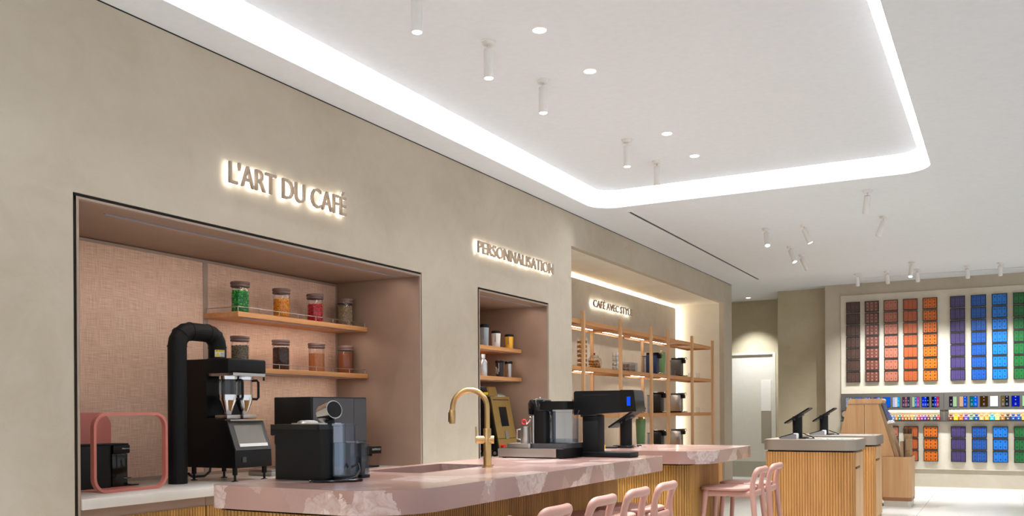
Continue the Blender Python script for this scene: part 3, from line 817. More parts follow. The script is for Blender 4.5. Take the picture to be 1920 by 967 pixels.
def tumbler(y, z, h, r, col, label, style='tumbler', x=-4.56):
    t = thing('tumbler', label, 'tumbler', (x, y, z), 'drinking tumblers on the niche shelves')
    mt = STEEL if style in ('steel', 'bottle') else mat('tumbler_' + col, col, .35)
    if style == 'bottle':
        G().lathe([(r * .95, 0), (r, .006), (r, h * .60), (r * .9, h * .68), (r * .48, h * .76), (r * .44, h * .84)], (x, y, z), 24).build('body', mat('silver_bottle', 'c8cacc', .25, .7), t)
        G().lathe([(r * .5, h * .83), (r * .52, h * .95), (r * .4, h)], (x, y, z), 20).build('cap', mat('silver_cap', 'dcdee0', .25, .6), t)
        return
    b = G().lathe([(r * .84, 0), (r * .88, .006), (r, h * .80), (r, h * .84)], (x, y, z), 28).build('body', mt, t)
    if style == 'ribbed':
        pass
    G().lathe([(r * 1.0, h * .84), (r * 1.07, h * .85), (r * 1.07, h * .97), (r * .95, h)], (x, y, z), 28).build('lid', BLACK, t)
    G().box(x + r * .25, x + r * .40, y - r * .99, y - r * .86, z + h * .3, z + h * .82).build('strap', GREYP if style != 'black' else mat('strap_tan', 'a89a80', .5), t)
    if style == 'black':
        G().tube([(x - r * .55, y - r * .78, z + h * .22), (x - r * .5, y - r * .86, z + h * .6), (x - r * .2, y - r * .96, z + h * .5), (x - r * .15, y - r * .97, z + h * .2), (x + r * .1, y - r * .93, z + h * .18), (x + r * .14, y - r * .97, z + h * .5)], .0022, 6).build('line_print', mat('print_white', 'c8c8c8', .5), t)
k_ = 4.56 / 4.62
tumbler(8.037 * k_, 2.005, .215, .047, '8d959b', 'tall blue-grey travel tumbler with black lid on the upper shelf')
tumbler(8.279 * k_, 2.005, .167, .047, 'dcd8d2', 'white travel tumbler with black lid on the upper shelf')
tumbler(8.574 * k_ - .01, 2.005, .150, .045, 'e8b030', 'small yellow travel tumbler with black lid')
tumbler(8.01 * k_, 1.705, .215, .043, 'silver', 'silver drinking bottle with rounded shoulders', 'bottle')
tumbler(8.35 * k_, 1.705, .172, .042, '15161a', 'black travel tumbler with thin line drawing', 'black')
tumbler(8.558 * k_ - .01, 1.705, .170, .038, 'steel', 'slim steel tumbler with black lid at the end of the lower shelf', 'steel')
t = thing('engraving_machine', 'gold and black upright engraving machine with sloping front on casters', 'engraving machine', (-4.6, 8.1, CT))
ya, yb = 7.90, 8.285
prof = [(-4.85, .985), (-4.385, .975), (-4.40, 1.05), (-4.486, 1.50), (-4.62, 1.56), (-4.80, 1.56), (-4.85, 1.45)]
G().prism(prof, 'y', ya - .02, yb + .02).build('housing', BLACK, t)
def gs(u0, u1, v0, v1, d0, d1, nm, mt):
    def P(u, v, d):
        p = Vector((-4.395, 0, 1.03)).lerp(Vector((-4.486, 0, 1.50)), v); nn = Vector((.47, 0, .091)).normalized()
        return (p.x + nn.x * d, u, p.z + nn.z * d)
    vs_ = [P(u, v, d) for u in (u0, u1) for v in (v0, v1) for d in (d0, d1)]
    return G().add(vs_, [(0, 1, 3, 2), (4, 6, 7, 5), (0, 4, 5, 1), (2, 3, 7, 6), (0, 2, 6, 4), (1, 5, 7, 3)]).build(nm, mt, t)
gs(ya, yb, .12, 1.0, .002, .012, 'front_panel', GOLD)
gs(ya, yb, -.13, .11, .002, .012, 'lower_panel', GOLD)
gs(ya + .03, yb - .03, .925, .94, .0125, .014, 'slot', GAP)
gs(ya + .125, yb - .11, .37, .78, .0125, .015, 'screen', BLACKG)
gs(ya + .16, yb - .16, .10, .27, .0125, .018, 'lock_plate', STEEL)
G().prism([(-4.50, 1.50), (-4.53, 1.60), (-4.58, 1.60), (-4.58, 1.50)], 'y', ya + .06, ya + .20).build('top_cover', GOLD, t)
G().prism([(-4.53, 1.50), (-4.56, 1.605), (-4.75, 1.605), (-4.75, 1.50)], 'y', ya - .05, ya + .06).build('motor_housing', BLACK, t)
G().box(-4.535, -4.53, ya - .03, ya + .05, 1.52, 1.545).build('yellow_sticker', mat('label_yellow', 'e6c81e', .5), t)
G().cyl((-4.385, ya + .05, 1.01), (-4.345, ya + .05, 1.01), .022, n=16).build('emergency_stop', mat('red_button', 'c01818', .35), t)
G().box(-4.385, -4.372, ya + .16, ya + .30, 1.0, 1.03).build('yellow_plate', mat('label_yellow', 'e6c81e', .5), t)
G().rbox(-4.38, -4.345, ya + .17, ya + .26, .985, 1.012, .004).build('switch_handle', BLACK, t)
for cy in (ya + .03, yb - .03):
    for cx in (-4.44, -4.80):
        c_ = G().cyl((cx, cy - .012, CT + .032), (cx, cy + .012, CT + .032), .032, n=18).build('caster', BLACKM, t)
        G().cyl((cx, cy - .014, CT + .032), (cx, cy + .014, CT + .032), .018, n=14).build('hub', STEEL, c_)
        G().box(cx - .012, cx + .012, cy - .008, cy + .008, CT + .05, .99).build('bracket', BLACK, c_)

# ================================================================== NICHE 3: wooden rack
RX0, RX1 = -4.69, -4.30
t = thing('display_rack', 'open oak display rack with slender posts inside the shelf niche', 'rack', (-4.5, 12.4, 0))
for y in (9.777, 10.941, 12.09, 12.811, 13.965, 15.10):
    G().rbox(RX1 - .02, RX1 + .02, y - .02, y + .02, 0, 2.512, .003, 1).build('post', OAKZ, t)
for y in (9.777, 10.941, 12.811, 13.965):
    G().rbox(RX0 - .02, RX0 + .02, y - .02, y + .02, 0, 2.40, .003, 1).build('post', OAKZ, t)
LV = (2.41, 1.87, 1.317, .765, .215)
for z in LV:
    for (a, b) in ((9.45, 12.10), (12.13, 15.08)):
        s_ = G().box(RX0 - .03, RX1 - .025, a, b, z - .022, z).build('shelf_board', OAKY, t)
        G().rbox(RX1 - .045, RX1 - .021, a, b, z - .048, z + .003, .003, 1).build('front_rail', OAKY, s_)
        G().rbox(RX0 - .045, RX0 - .021, a, b, z - .048, z + .003, .003, 1).build('rear_rail', OAKY, s_)
    for y in (9.777, 10.941, 12.811, 13.965, 15.06):
        G().rbox(RX0 - .02, RX1 - .045, y - .014, y + .014, z - .05, z - .022, .003, 1).build('cross_rail', OAKX, t)
RL = emit('rack_led', 'fff8ee', 34)
for i, (y0, y1, z) in enumerate(((10.05, 10.85, 2.36), (11.1, 11.9, 2.36), (12.25, 12.75, 2.36), (12.95, 13.85, 2.36), (12.25, 12.75, 1.82), (12.95, 13.85, 1.82), (10.05, 10.85, 1.82), (12.25, 13.85, 1.267))):
    led('rack_light', RX0 + .03, RX0 + .05, y0, y1, z + .027, 'small white light bar under the wooden rack shelf, %s' % ['top level left bay', 'top level second bay', 'top level narrow middle bay', 'top level right bay', 'second level narrow bay', 'second level right bay', 'second level left bay', 'third level'][i], RL)
# machines on the rack: faces +X, seen from the side
def rack_machine(y, z, col, label, metal=False, tank=True, hh=.25):
    t = thing('espresso_machine', label, 'coffee machine', (-4.48, y, z), 'coffee machines on the wooden rack')
    mt = STEEL if metal else mat('machine_' + col, col, .35)
    z0 = z + .006; xb, xf = -4.56, -4.40
    G().rbox(xb, xf, y - .07, y + .07, z0 + .02, z0 + hh - .03, .01).build('body', mt, t)
    G().rbox(xb, xf + .035, y - .06, y + .06, z0 + hh - .03, z0 + hh, .01).build('head', BLACKG if not metal else DGREY, t)
    G().rbox(xf + .0, xf + .05, y - .035, y + .035, z0 + hh - .085, z0 + hh - .028, .01).build('brew_head', BLACK, t)
    G().rbox(xf, xf + .075, y - .055, y + .055, z0, z0 + .02, .004).build('drip_tray', CHROME, t)
    G().rbox(xb, xf + .01, y - .07, y + .07, z, z0 + .02, .004).build('foot', BLACK, t)
    G().tube([(xf + .02, y - .02, z0 + hh - .02), (xf + .07, y - .02, z0 + hh + .002), (xf + .085, y - .02, z0 + hh - .03)], .006, 8).build('lever', CHROME, t)
    if tank:
        G().rbox(xb - .06, xb - .004, y - .05, y + .05, z, z0 + hh - .05, .01).build('water_tank', PLEX, t)
        G().rbox(xb - .065, xb, y - .055, y + .055, z0 + hh - .05, z0 + hh - .043, .002, 1).build('tank_lid', BLACK, t)
    return t
rack_machine(12.66, 1.87, '1c2f55', 'navy blue capsule machine on the second shelf of the rack', hh=.31)
rack_machine(13.78, 1.87, '57534f', 'taupe grey capsule machine on the second shelf of the rack', hh=.29)
rack_machine(12.85, 1.317, '141416', 'matt black capsule machine on the third shelf of the rack', hh=.30)
rack_machine(13.75, 1.317, 'steel', 'brushed steel capsule machine on the third shelf of the rack', True, hh=.30)
rack_machine(12.85, .765, '121214', 'gloss black capsule machine on the rack shelf just above the far bar', hh=.30)
rack_machine(13.75, .765, 'steel', 'ribbed steel capsule machine on the rack shelf just above the far bar', True, hh=.30)
def trivet(y, z, label):
    t = thing('serving_tray', label, 'tray', (-4.42, y, z)); G().rbox(-4.6, -4.34, y - .18, y + .18, z, z + .008, .003, 1).build('board', BLACK, t)
# capsule towers, jar and box
CAPG = mat('capsule_gold', 'c58a3c', .3, .7); CAPS = mat('capsule_silver', 'd6d2ca', .3, .6)
def cap_tower(y, z, rows, mt, label, x=-4.47):
    t = thing('capsule_tower', label, 'capsule stand', (x, y, z), 'capsule towers')
    G().lathe([(.065, 0), (.065, .008)], (x, y, z), 20).build('base', CHROME, t)
    G().cyl((x, y, z + .008), (x, y, z + rows * .055 + .03), .012, n=10).build('pole', CHROME, t)
    for q in range(rows):
        for k in range(6):
            a = k * math.pi / 3 + .3
            p = (x + .045 * math.cos(a), y + .045 * math.sin(a), z + .036 + q * .055)
            G().ball(p, .02, 1, 1, 1, 8, 6).build('capsule', mt, t)
    for k in range(6):
        a = k * math.pi / 3
        G().cyl((x + .064 * math.cos(a), y + .064 * math.sin(a), z + .008), (x + .064 * math.cos(a), y + .064 * math.sin(a), z + rows * .055 + .03), .003, n=6).build('wire', CHROME, t)
cap_tower(10.13, 1.87, 6, CAPG, 'tall wire tower of golden capsules on the rack')
cap_tower(11.25, 1.87, 4, CAPS, 'shorter wire tower of silver capsules on the rack')
t = thing('capsule_jar', 'round glass jar with red knob full of golden capsules', 'jar', (-4.47, 10.50, 1.87))
G().lathe([(.05, 0), (.085, .025), (.098, .075), (.085, .125), (.06, .145)], (-4.47, 10.50, 1.87), 24).build('glass_bowl', GLASS, t)
G().lathe([(.062, .145), (.05, .165), (.015, .175), (.01, .178)], (-4.47, 10.50, 1.87), 24).build('lid', GLASS, t)
G().ball((-4.47, 10.50, 1.87 + .188), .013, nu=10, nv=8).build('knob', mat('red_button', 'c01818', .35), t)
for q in range(26):
    a = q * 2.4; rr = .066 * math.sqrt((q % 9 + .5) / 9); zl = .03 + (q // 9) * .034
    G().ball((-4.47 + rr * math.cos(a), 10.50 + rr * math.sin(a), 1.87 + zl), .0185, nu=8, nv=6).build('capsule', CAPG, t)
t = thing('capsule_box', 'clear box packed with rows of pale capsules on the rack', 'box', (-4.47, 11.62, 1.87))
G().box(-4.57, -4.37, 11.50, 11.74, 1.87, 1.995).build('box_shell', PLEX, t)
for ix in range(3):
    for iy in range(4):
        for iz in range(2):
            G().lathe([(.014, 0), (.022, .035), (.025, .04)], (-4.535 + ix * .065, 11.53 + iy * .06, 1.876 + iz * .055), 10).build('capsule', mat('capsule_pale', 'd9c3a6', .35, .3), t)
def glass_cup(y, z, label, x=-4.40, col=None):
    t = thing('glass_cup', label, 'cup', (x, y, z), 'small glass cups on the rack')
    G().lathe([(.024, 0), (.034, .07), (.036, .085)], (x, y, z), 18, False).build('wall', GLASS, t)
    G().lathe([(.024, 0), (.026, .012)], (x, y, z), 18).build('base', GLASS, t)
glass_cup(13.35, 1.87, 'clear glass cup between the navy and grey machines')
glass_cup(14.35, 1.87, 'clear glass cup right of the grey machine', -4.45)
glass_cup(14.5, 1.87, 'clear glass cup nearest the right end of the second rack shelf', -4.37)
glass_cup(13.25, .765, 'clear glass cup before the gloss black machine')
glass_cup(14.6, 1.317, 'clear glass cup at the right end of the third rack shelf')
def bottle(y, z, x, h, label, r=.055):
    t = thing('green_canister', label, 'canister', (x, y, z))
    G().lathe([(r * .72, 0), (r * .75, .005), (r, h * .85), (r * .98, h * .97), (r * .9, h)], (x, y, z), 24).build('body', GREEN, t)
    G().lathe([(r * .5, h), (r * .5, h + .03)], (x, y, z), 20).build('cap', OAKZ, t)
bottle(12.12, .765, -4.47, .475, 'tall tapering sage green canister on the rack behind the far bar', .07)
bottle(13.3, 1.87, -4.56, .36, 'sage green canister half hidden behind a rack post', .05)
for (x, y, z, sx, sy, sz, c, lb) in ((-4.50, 11.0, .765, .16, .15, .11, 'a97c5c', 'left kraft carton on the rack behind the printer'), (-4.50, 11.22, .765, .16, .16, .11, '9d7052', 'right kraft carton on the rack behind the printer'), (-4.50, 9.95, 1.317, .2, .2, .17, 'a8795a', 'brown carton at the left end of the third rack shelf')):
    t = thing('carton', lb, 'carton', (x, y, z))
    G().box(x - sx / 2, x + sx / 2, y - sy / 2, y + sy / 2, z, z + sz).build('box', mat('carton_' + c, c, .8, var=.05), t)
    G().box(x - sx / 2 - .001, x + sx / 2 + .001, y - .012, y + .012, z + .02, z + sz + .001).build('tape', mat('tape', 'c2a07c', .4), t)

# ================================================================== BARS
ZB = 1.04
def bar_sink_slab():
    out = rrect(-3.09, -2.07, 2.915, 6.08, (.09, .30, .05, .05), 10)
    sink_hole = rrect(-3.01, -2.63, 3.915, 4.70, .02, 3)
    return slab_with_hole(out, [sink_hole], ZB - .10, ZB)
def bar_counter(top, x0, x1, y0, y1, rad, label):
    t = thing('bar_counter', label, 'bar counter', ((x0 + x1) / 2, (y0 + y1) / 2, 0), 'pink marble bars')
    top.build('countertop', MARBLE, t)
    G().prism(rrect(x0 + .01, x1 - .01, y0 + .01, y1 - .01, (.03, rad, .03, .03), 8), 'z', 0, .75).build('core', BLACKM, t)
    G().prism(rrect(x0 + .012, x1 - .012, y0 + .012, y0 + .3, (.03, rad, .0, .0), 8), 'z', .75, ZB - .101).box(x1 - .05, x1 - .012, y0 + .25, y1 - .02, .75, ZB - .101).build('top_support', BLACKM, t)
    o = rrect(x0, x1, y0, y1, (.04, rad, .04, .04), 10)
    o = o + [o[0]]
    fluted(o, .03, ZB - .112, .02, .009).build('fluted_cladding', FLUTE, t, kind='stuff')
bar_counter(bar_sink_slab(), -3.06, -2.36, 2.965, 5.95, .16, 'long pink marble bar with sink on a fluted oak base, nearest the viewer')
bar_counter(G().prism(rrect(-3.0, -1.97, 6.80, 8.13, (.05, .30, .04, .04), 10), 'z', ZB - .10, ZB), -2.95, -2.15, 6.87, 7.72, .12, 'shorter pink marble bar on a fluted oak base, behind the long one')
t = thing('low_bench', 'low oak block standing beyond the farther bar', 'bench', (-3.45, 11.6, 0))
G().rbox(-3.65, -3.265, 11.3, 11.9, .03, .66, .004).build('body', FLUTE2, t); G().box(-3.63, -3.285, 11.32, 11.88, 0, .03).build('plinth', BLACK, t)
# sink
t = thing('sink', 'double steel sink bowl set under the pink marble', 'sink', (-2.82, 4.3, ZB - .26))
g1, g2 = (3.925, 4.30), (4.335, 4.69)
for a, b in (g1, g2):
    x0, x1 = -3.0, -2.64; z0, z1 = ZB - .27, ZB - .05; q = .006
    G().box(x0, x1, a, b, z0, z0 + q).box(x0, x0 + q, a, b, z0, z1).box(x1 - q, x1, a, b, z0, z1).box(x0, x1, a, a + q, z0, z1).box(x0, x1, b - q, b, z0, z1).build('bowl', STEEL, t)
G().box(-3.0, -2.64, 4.30, 4.335, ZB - .06, ZB - .05).build('divider', STEEL, t)
# tap
t = thing('kitchen_tap', 'brushed brass swan-neck kitchen tap beside the sink', 'tap', (-2.55, 4.47, ZB))
bx, by = -2.553, 4.468
G().lathe([(.031, 0), (.031, .008), (.024, .010)], (bx, by, ZB), 24).build('base_ring', BRASS, t)
G().lathe([(.0225, .008), (.0225, .215), (.021, .218)], (bx, by, ZB), 24).build('body', BRASS, t)
dx, dy = -.94, -.34    # spout direction, towards the bowl
path = [(bx, by, ZB + .215), (bx, by, ZB + .335)]
rr = .098
for k in range(1, 17):
    a = R(180 * k / 16); o_ = rr * (1 - math.cos(a)); path.append((bx + dx * o_, by + dy * o_, ZB + .335 + rr * math.sin(a)))
path.append((bx + dx * 2.02 * rr, by + dy * 2.02 * rr, ZB + .315))
G().tube(path, .0155, 16).build('spout', BRASS, t)
ex, ey = bx + dx * 2.03 * rr, by + dy * 2.03 * rr
sh = G().lathe([(.0165, 0), (.0175, .004), (.0175, .075), (.0155, .078)], (ex, ey, ZB + .245), 20).build('spray_head', BRASS, t)
G().rbox(ex - .021, ex - .015, ey - .012, ey + .002, ZB + .255, ZB + .31, .002, 1).build('spray_button', DGREY, sh)
lv = G().cyl((bx - .055, by - .03, ZB + .155), (bx + .033, by + .018, ZB + .155), .022, n=20).build('valve', BRASS, t)
G().cyl((bx - .052, by - .03, ZB + .137), (bx - .054, by - .031, ZB + .228), .0055, .004, n=10).build('lever', BRASS, lv)

# ------------------------------------------------------------------ near pod machine with water tank
t = thing('pod_machine', 'large black pod machine with chrome barrel at the near end of the bar', 'coffee machine', (-2.86, 3.37, ZB))
body = rrect(-3.03, -2.72, 3.285, 3.46, (.012, .05, .05, .012), 6)
G().prism(body, 'z', ZB + .012, ZB + .252).build('body', BLACK, t)
G().prism(rrect(-3.055, -2.72, 3.28, 3.465, (.012, .05, .05, .012), 6), 'z', ZB + .235, ZB + .258).build('top_deck', BLACKG, t)
G().rbox(-3.055, -3.025, 3.285, 3.46, ZB + .205, ZB + .24, .005).build('pour_lip', BLACK, t)
G().prism(rrect(-3.045, -2.735, 3.29, 3.455, .03, 5), 'z', ZB, ZB + .012).build('foot', BLACKM, t)
G().prism(rrect(-2.965, -2.735, 3.30, 3.445, .05, 6), 'z', ZB + .258, ZB + .263).build('top_plate', STEEL, t)
G().lathe([(.05, .263), (.045, .271), (.03, .276), (.0, .277)], (-2.90, 3.37, ZB), 24, False).build('dome', STEEL, t)
ax = Vector((.95, -.27, .24)).normalized(); c1 = Vector((-2.70, 3.32, 1.366)); c0 = c1 - ax * .088
G().cyl(c0, c1, .041, .043, n=28).build('barrel', CHROME, t)
G().cyl(c1 - ax * .001, c1 + ax * .003, .0375, n=28).build('barrel_cap', BLACKM, t)
G().cyl((-2.745, 3.345, ZB + .255), (-2.745, 3.345, ZB + .295), .022, n=14).build('barrel_neck', BLACK, t)
tk = G().prism(rrect(-2.716, -2.655, 3.315, 3.43, .018, 5), 'z', ZB + .02, ZB + .25).build('water_tank', PLEX, t)
G().prism(rrect(-2.712, -2.659, 3.319, 3.426, .016, 5), 'z', ZB + .024, ZB + .172).build('water', WATER, tk)
G().prism(rrect(-2.719, -2.651, 3.311, 3.434, .018, 5), 'z', ZB + .25, ZB + .262).build('tank_lid', PLEX, tk)
G().rbox(-2.715, -2.665, 3.33, 3.42, ZB, ZB + .02, .004).build('tank_stand', BLACK, tk)
t = thing('pod_machine', 'low black pod machine with small clear tank behind the near one', 'coffee machine', (-2.83, 3.58, ZB))
G().rbox(-2.99, -2.767, 3.50, 3.64, ZB, ZB + .17, .01).build('body', BLACK, t)
tk = G().rbox(-2.764, -2.692, 3.51, 3.575, ZB + .015, ZB + .165, .008).build('water_tank', PLEX, t)
G().rbox(-2.760, -2.696, 3.514, 3.571, ZB + .02, ZB + .10, .006).build('water', WATER, tk)
G().rbox(-2.767, -2.688, 3.506, 3.58, ZB + .165, ZB + .176, .003).build('tank_lid', PLEX, tk)
G().rbox(-2.764, -2.692, 3.51, 3.575, ZB, ZB + .015, .003).build('tank_base', BLACK, tk)
cb = G().tube([(-2.745, 3.20, ZB + .006), (-2.705, 3.21, ZB + .007), (-2.645, 3.24, ZB + .006), (-2.600, 3.29, ZB + .008), (-2.593, 3.34, ZB + .02), (-2.600, 3.375, ZB + .05), (-2.620, 3.39, ZB + .075), (-2.645, 3.37, ZB + .06)], .006, 8).build('power_cable', BLACKG, org=(-2.6, 3.3, ZB))
tag(cb, 'black cable looping up around the water tank of the near pod machine', 'cable')
cb = G().tube([(-2.755, 3.215, ZB + .006), (-2.710, 3.185, ZB + .007), (-2.655, 3.205, ZB + .007), (-2.610, 3.255, ZB + .006), (-2.575, 3.31, ZB + .006), (-2.570, 3.35, ZB + .006), (-2.595, 3.36, ZB + .006)], .006, 8).build('power_cable', BLACKG, org=(-2.6, 3.25, ZB))
tag(cb, 'black cable lying flat on the marble before the near pod machine', 'cable')

# ------------------------------------------------------------------ espresso machine on steel drawer
t = thing('knock_box', 'low brushed steel base box under the black espresso machine', 'steel box', (-2.78, 5.65, ZB))
G().rbox(-3.03, -2.545, 5.45, 5.86, ZB + .004, ZB + .066, .003, 1).build('body', BLACK, t)
G().box(-3.03, -2.595, 5.446, 5.45, ZB + .008, ZB + .064).build('front', STEEL, t)
for fx in (-3.0, -2.58):
    for fy in (5.48, 5.83): G().cyl((fx, fy, ZB), (fx, fy, ZB + .006), .012, n=10).build('foot', BLACK, t)
zd = ZB + .066
t = thing('espresso_machine', 'black espresso machine with clear tank standing on the steel base box', 'coffee machine', (-2.7, 5.62, zd))
G().prism(rrect(-2.985, -2.80, 5.48, 5.80, .02, 4), 'z', zd, zd + .030).build('drip_tray', STEEL, t)
G().prism(rrect(-2.80, -2.55, 5.47, 5.82, .04, 5), 'z', zd, zd + .032).build('base', DGREY, t)
G().prism(rrect(-2.785, -2.69, 5.49, 5.66, .02, 4), 'z', zd + .03, zd + .245).build('column', BLACK, t)
G().prism(rrect(-2.815, -2.79, 5.52, 5.64, .008, 3), 'z', zd + .03, zd + .232).build('chrome_front', CHROME, t)
G().lathe([(.082, .225), (.084, .25), (.084, .30), (.072, .322), (.035, .332), (.0, .334)], (-2.775, 5.58, zd), 28, False).build('brew_head', BLACKG, t)
G().lathe([(.07, .218), (.082, .226), (.05, .227)], (-2.775, 5.58, zd), 28).build('head_underside', BLACK, t)
G().cyl((-2.775, 5.58, zd + .33), (-2.775, 5.58, zd + .343), .008, n=10).build('knob', CHROME, t)
G().prism(rrect(-2.755, -2.545, 5.50, 5.66, .03, 4), 'z', zd + .255, zd + .312).build('arm', BLACK, t)
tk = G().prism(rrect(-2.685, -2.51, 5.50, 5.66, .05, 6), 'z', zd + .032, zd + .24).build('water_tank', PLEX, t)
G().prism(rrect(-2.68, -2.515, 5.505, 5.655, .046, 6), 'z', zd + .036, zd + .06).build('water', WATER, tk)
G().prism(rrect(-2.69, -2.505, 5.495, 5.665, .05, 6), 'z', zd + .238, zd + .252).build('tank_lid', PLEX, tk)
G().tube([(-2.815, 5.56, zd + .21), (-2.84, 5.56, zd + .205), (-2.845, 5.555, zd + .18), (-2.865, 5.55, zd + .16)], .007, 8).build('steam_wand', CHROME, t)
g = G()
pr = [(-2.875 + .016 * math.cos(R(a)), 5.535, zd + .175 + .016 * math.sin(R(a))) for a in range(0, 361, 30)]
g.tube(pr, .0045, 6, False, upref=(0, 1, 0)).build('red_ring', mat('red_ring', 'c4262a', .4), t)
zj = zd + .030
t = thing('milk_jug', 'small steel milk jug on the drip tray of the espresso machine', 'jug', (-2.875, 5.56, zj))
G().lathe([(.036, 0), (.037, .004), (.034, .09), (.033, .115), (.031, .115), (.032, .01), (.0, .008)], (-2.875, 5.56, zj), 24, False).build('body', STEEL, t)
G().tube([(-2.91, 5.553, zj + .095), (-2.935, 5.548, zj + .092), (-2.937, 5.548, zj + .03), (-2.912, 5.553, zj + .025)], .006, 8).build('handle', STEEL, t)

# ------------------------------------------------------------------ latte art printer
t = thing('coffee_printer', 'black T-shaped coffee printing machine with small blue screen', 'coffee printer', (-2.38, 5.85, ZB))
G().rbox(-2.545, -2.19, 5.73, 5.90, ZB, ZB + .036, .008).build('base', BLACK, t)
G().rbox(-2.545, -2.43, 5.76, 5.88, ZB + .03, 1.325, .006).build('column', BLACKM, t)
G().prism([(-2.60, 1.325), (-2.245, 1.343), (-2.15, 1.347), (-2.165, 1.475), (-2.175, 1.488), (-2.59, 1.488), (-2.60, 1.478)], 'y', 5.745, 5.915).build('print_head', BLACK, t)
G().prism([(-2.245, 1.346), (-2.148, 1.346), (-2.163, 1.48), (-2.172, 1.49), (-2.26, 1.491), (-2.262, 1.42)], 'y', 5.741, 5.919).build('glossy_end', BLACKG, t)
G().box(-2.213, -2.188, 5.7385, 5.7415, 1.385, 1.445).build('display', emit('blue_display', '1a4ae0', 1.2), t)
G().box(-2.53, -2.34, 5.7435, 5.7455, 1.458, 1.461).build('seam', GAP, t)
G().rbox(-2.56, -2.44, 5.76, 5.87, 1.31, 1.33, .004).build('nozzle_plate', DGREY, t)

# ------------------------------------------------------------------ point-of-sale stands
def pos_stand(x, y, z, label, rot=0, s=1.0):
    t = thing('payment_terminal_stand', label, 'terminal stand', (x, y, z), 'tablet stands')
    G().rbox(x - .09, x + .11, y - .09, y + .09, z, z + .014, .005).build('base', BLACK, t)
    G().cyl((x, y, z + .012), (x, y, z + .245), .052, n=24).build('column', BLACKM, t)
    c, s_ = math.cos(R(32)), math.sin(R(32))
    def tl(u, v, d): return (x + .015 + u * c - d * s_, y + v, z + .245 + u * s_ + d * c)
    def tb(u0, u1, v0, v1, d0, d1, nm, mt):
        vs_ = [tl(u, v, d) for u in (u0, u1) for v in (v0, v1) for d in (d0, d1)]
        return G().add(vs_, [(0, 1, 3, 2), (4, 6, 7, 5), (0, 4, 5, 1), (2, 3, 7, 6), (0, 2, 6, 4), (1, 5, 7, 3)]).build(nm, mt, t)
    tb(-.155, .155, -.11, .11, 0, .016, 'tablet', BLACK)
    tb(-.145, .145, -.10, .10, .016, .0175, 'screen', BLACKG)
    tb(-.06, .05, -.05, .05, -.018, 0, 'bracket', DGREY)
    return t
def card_reader(x, y, z, label):
    t = thing('card_reader', label, 'card reader', (x, y, z), 'card readers')
    G().prism([(x - .12, z), (x + .06, z), (x + .06, z + .05), (x + .03, z + .058), (x - .12, z + .012)], 'y', y - .04, y + .04).build('body', GREYP, t)
    G().prism([(x - .125, z + .013), (x + .03, z + .059), (x + .03, z + .066), (x - .125, z + .019)], 'y', y - .043, y + .043).build('keypad', BLACK, t)
    G().rbox(x + .02, x + .075, y - .035, y + .035, z, z + .062, .012).build('printer_end', mat('reader_pale', 'c9c9cc', .4), t)
# counter tops A and B
def pos_counter(x0, x1, y0, y1, label):
    t = thing('cash_desk', label, 'counter', ((x0 + x1) / 2, (y0 + y1) / 2, 0), 'fluted cash desks')
    Zc = 1.03
    G().prism(rrect(x0, x1, y0, y1, .11, 8), 'z', .918, Zc).build('metal_top', BRONZE, t)
    G().prism(rrect(x0 + .012, x1 - .012, y0 + .012, y1 - .012, .1, 8), 'z', Zc, Zc + .003).build('top_inlay', mat('inlay', 'b5a596', .3), t)
    o = rrect(x0 + .022, x1 - .022, y0 + .022, y1 - .022, .09, 8)
    G().prism(rrect(x0 + .03, x1 - .03, y0 + .03, y1 - .03, .08, 8), 'z', 0, .9).build('carcass', FLUTE2, t)
    G().prism(rrect(x0 + .035, x1 - .035, y0 + .035, y1 - .035, .08, 8), 'z', .895, .919).build('shadow_gap', GAP, t)
    f_ = fluted([(x0 + .028, y0 + .18), (x0 + .028, y0 + .105)] + rrect(x0 + .028, x1 - .028, y0 + .028, y1, (.08, .08, 0, 0), 8)[:18][0:18], .03, .9, .028, .012)
    f_.build('fluted_front', FLUTE2, t, kind='stuff')
    dr = G().box(x1 - .03, x1 - .018, y0 + .14, y0 + .44, .04, .72).build('door', wood_mat('oak_pale', 'c59566', 'd9ae80', 'z'), t)
    G().box(x1 - .03, x1 - .018, y0 + .14, y0 + .44, .745, .89).build('drawer', wood_mat('oak_pale', 'c59566', 'd9ae80', 'z'), t)
    G().box(x1 - .03, x1 - .018, y0 + .45, y1 - .12, .04, .89).build('door', wood_mat('oak_pale', 'c59566', 'd9ae80', 'z'), t)
    G().box(x1 - .03, x1 - .012, y0 + .16, y0 + .42, .722, .743).build('finger_slot', mat('slot_brown', '6a4a24', .6), dr)
    G().rbox(x0 + .42, x1 - .06, y0 + .06, y0 + .36, Zc + .003, Zc + .007, .002, 1).build('glass_inlay', mat('pale_glass', 'cfdad8', .08), t)
pos_counter(-2.335, -1.375, 10.12, 10.96, 'nearer fluted oak cash desk with bronze metal rim')
pos_counter(-2.335, -1.375, 11.85, 12.69, 'farther oak cash desk with bronze metal rim, before the wooden tower')
pos_stand(-2.03, 10.47, 1.034, 'black tablet stand on the nearer cash desk')
pos_stand(-2.03, 12.15, 1.034, 'black tablet stand on the farther cash desk')
card_reader(-2.06, 10.28, 1.034, 'grey and white card reader on the nearer cash desk')
card_reader(-2.05, 11.99, 1.034, 'grey and white card reader on the farther cash desk')
for y, lb in ((10.47, 'thin black cable behind the tablet stand on the nearer cash desk'), (12.15, 'thin black cable behind the tablet stand on the farther cash desk')):
    cb = G().tube([(-1.97, y + .0, 1.09), (-1.93, y - .02, 1.075), (-1.88, y - .05, 1.06), (-1.84, y - .07, 1.042), (-1.86, y - .12, 1.04), (-1.90, y - .16, 1.04)], .005, 6).build('cable', BLACK, org=(-1.9, y, 1.034)); tag(cb, lb, 'cable')
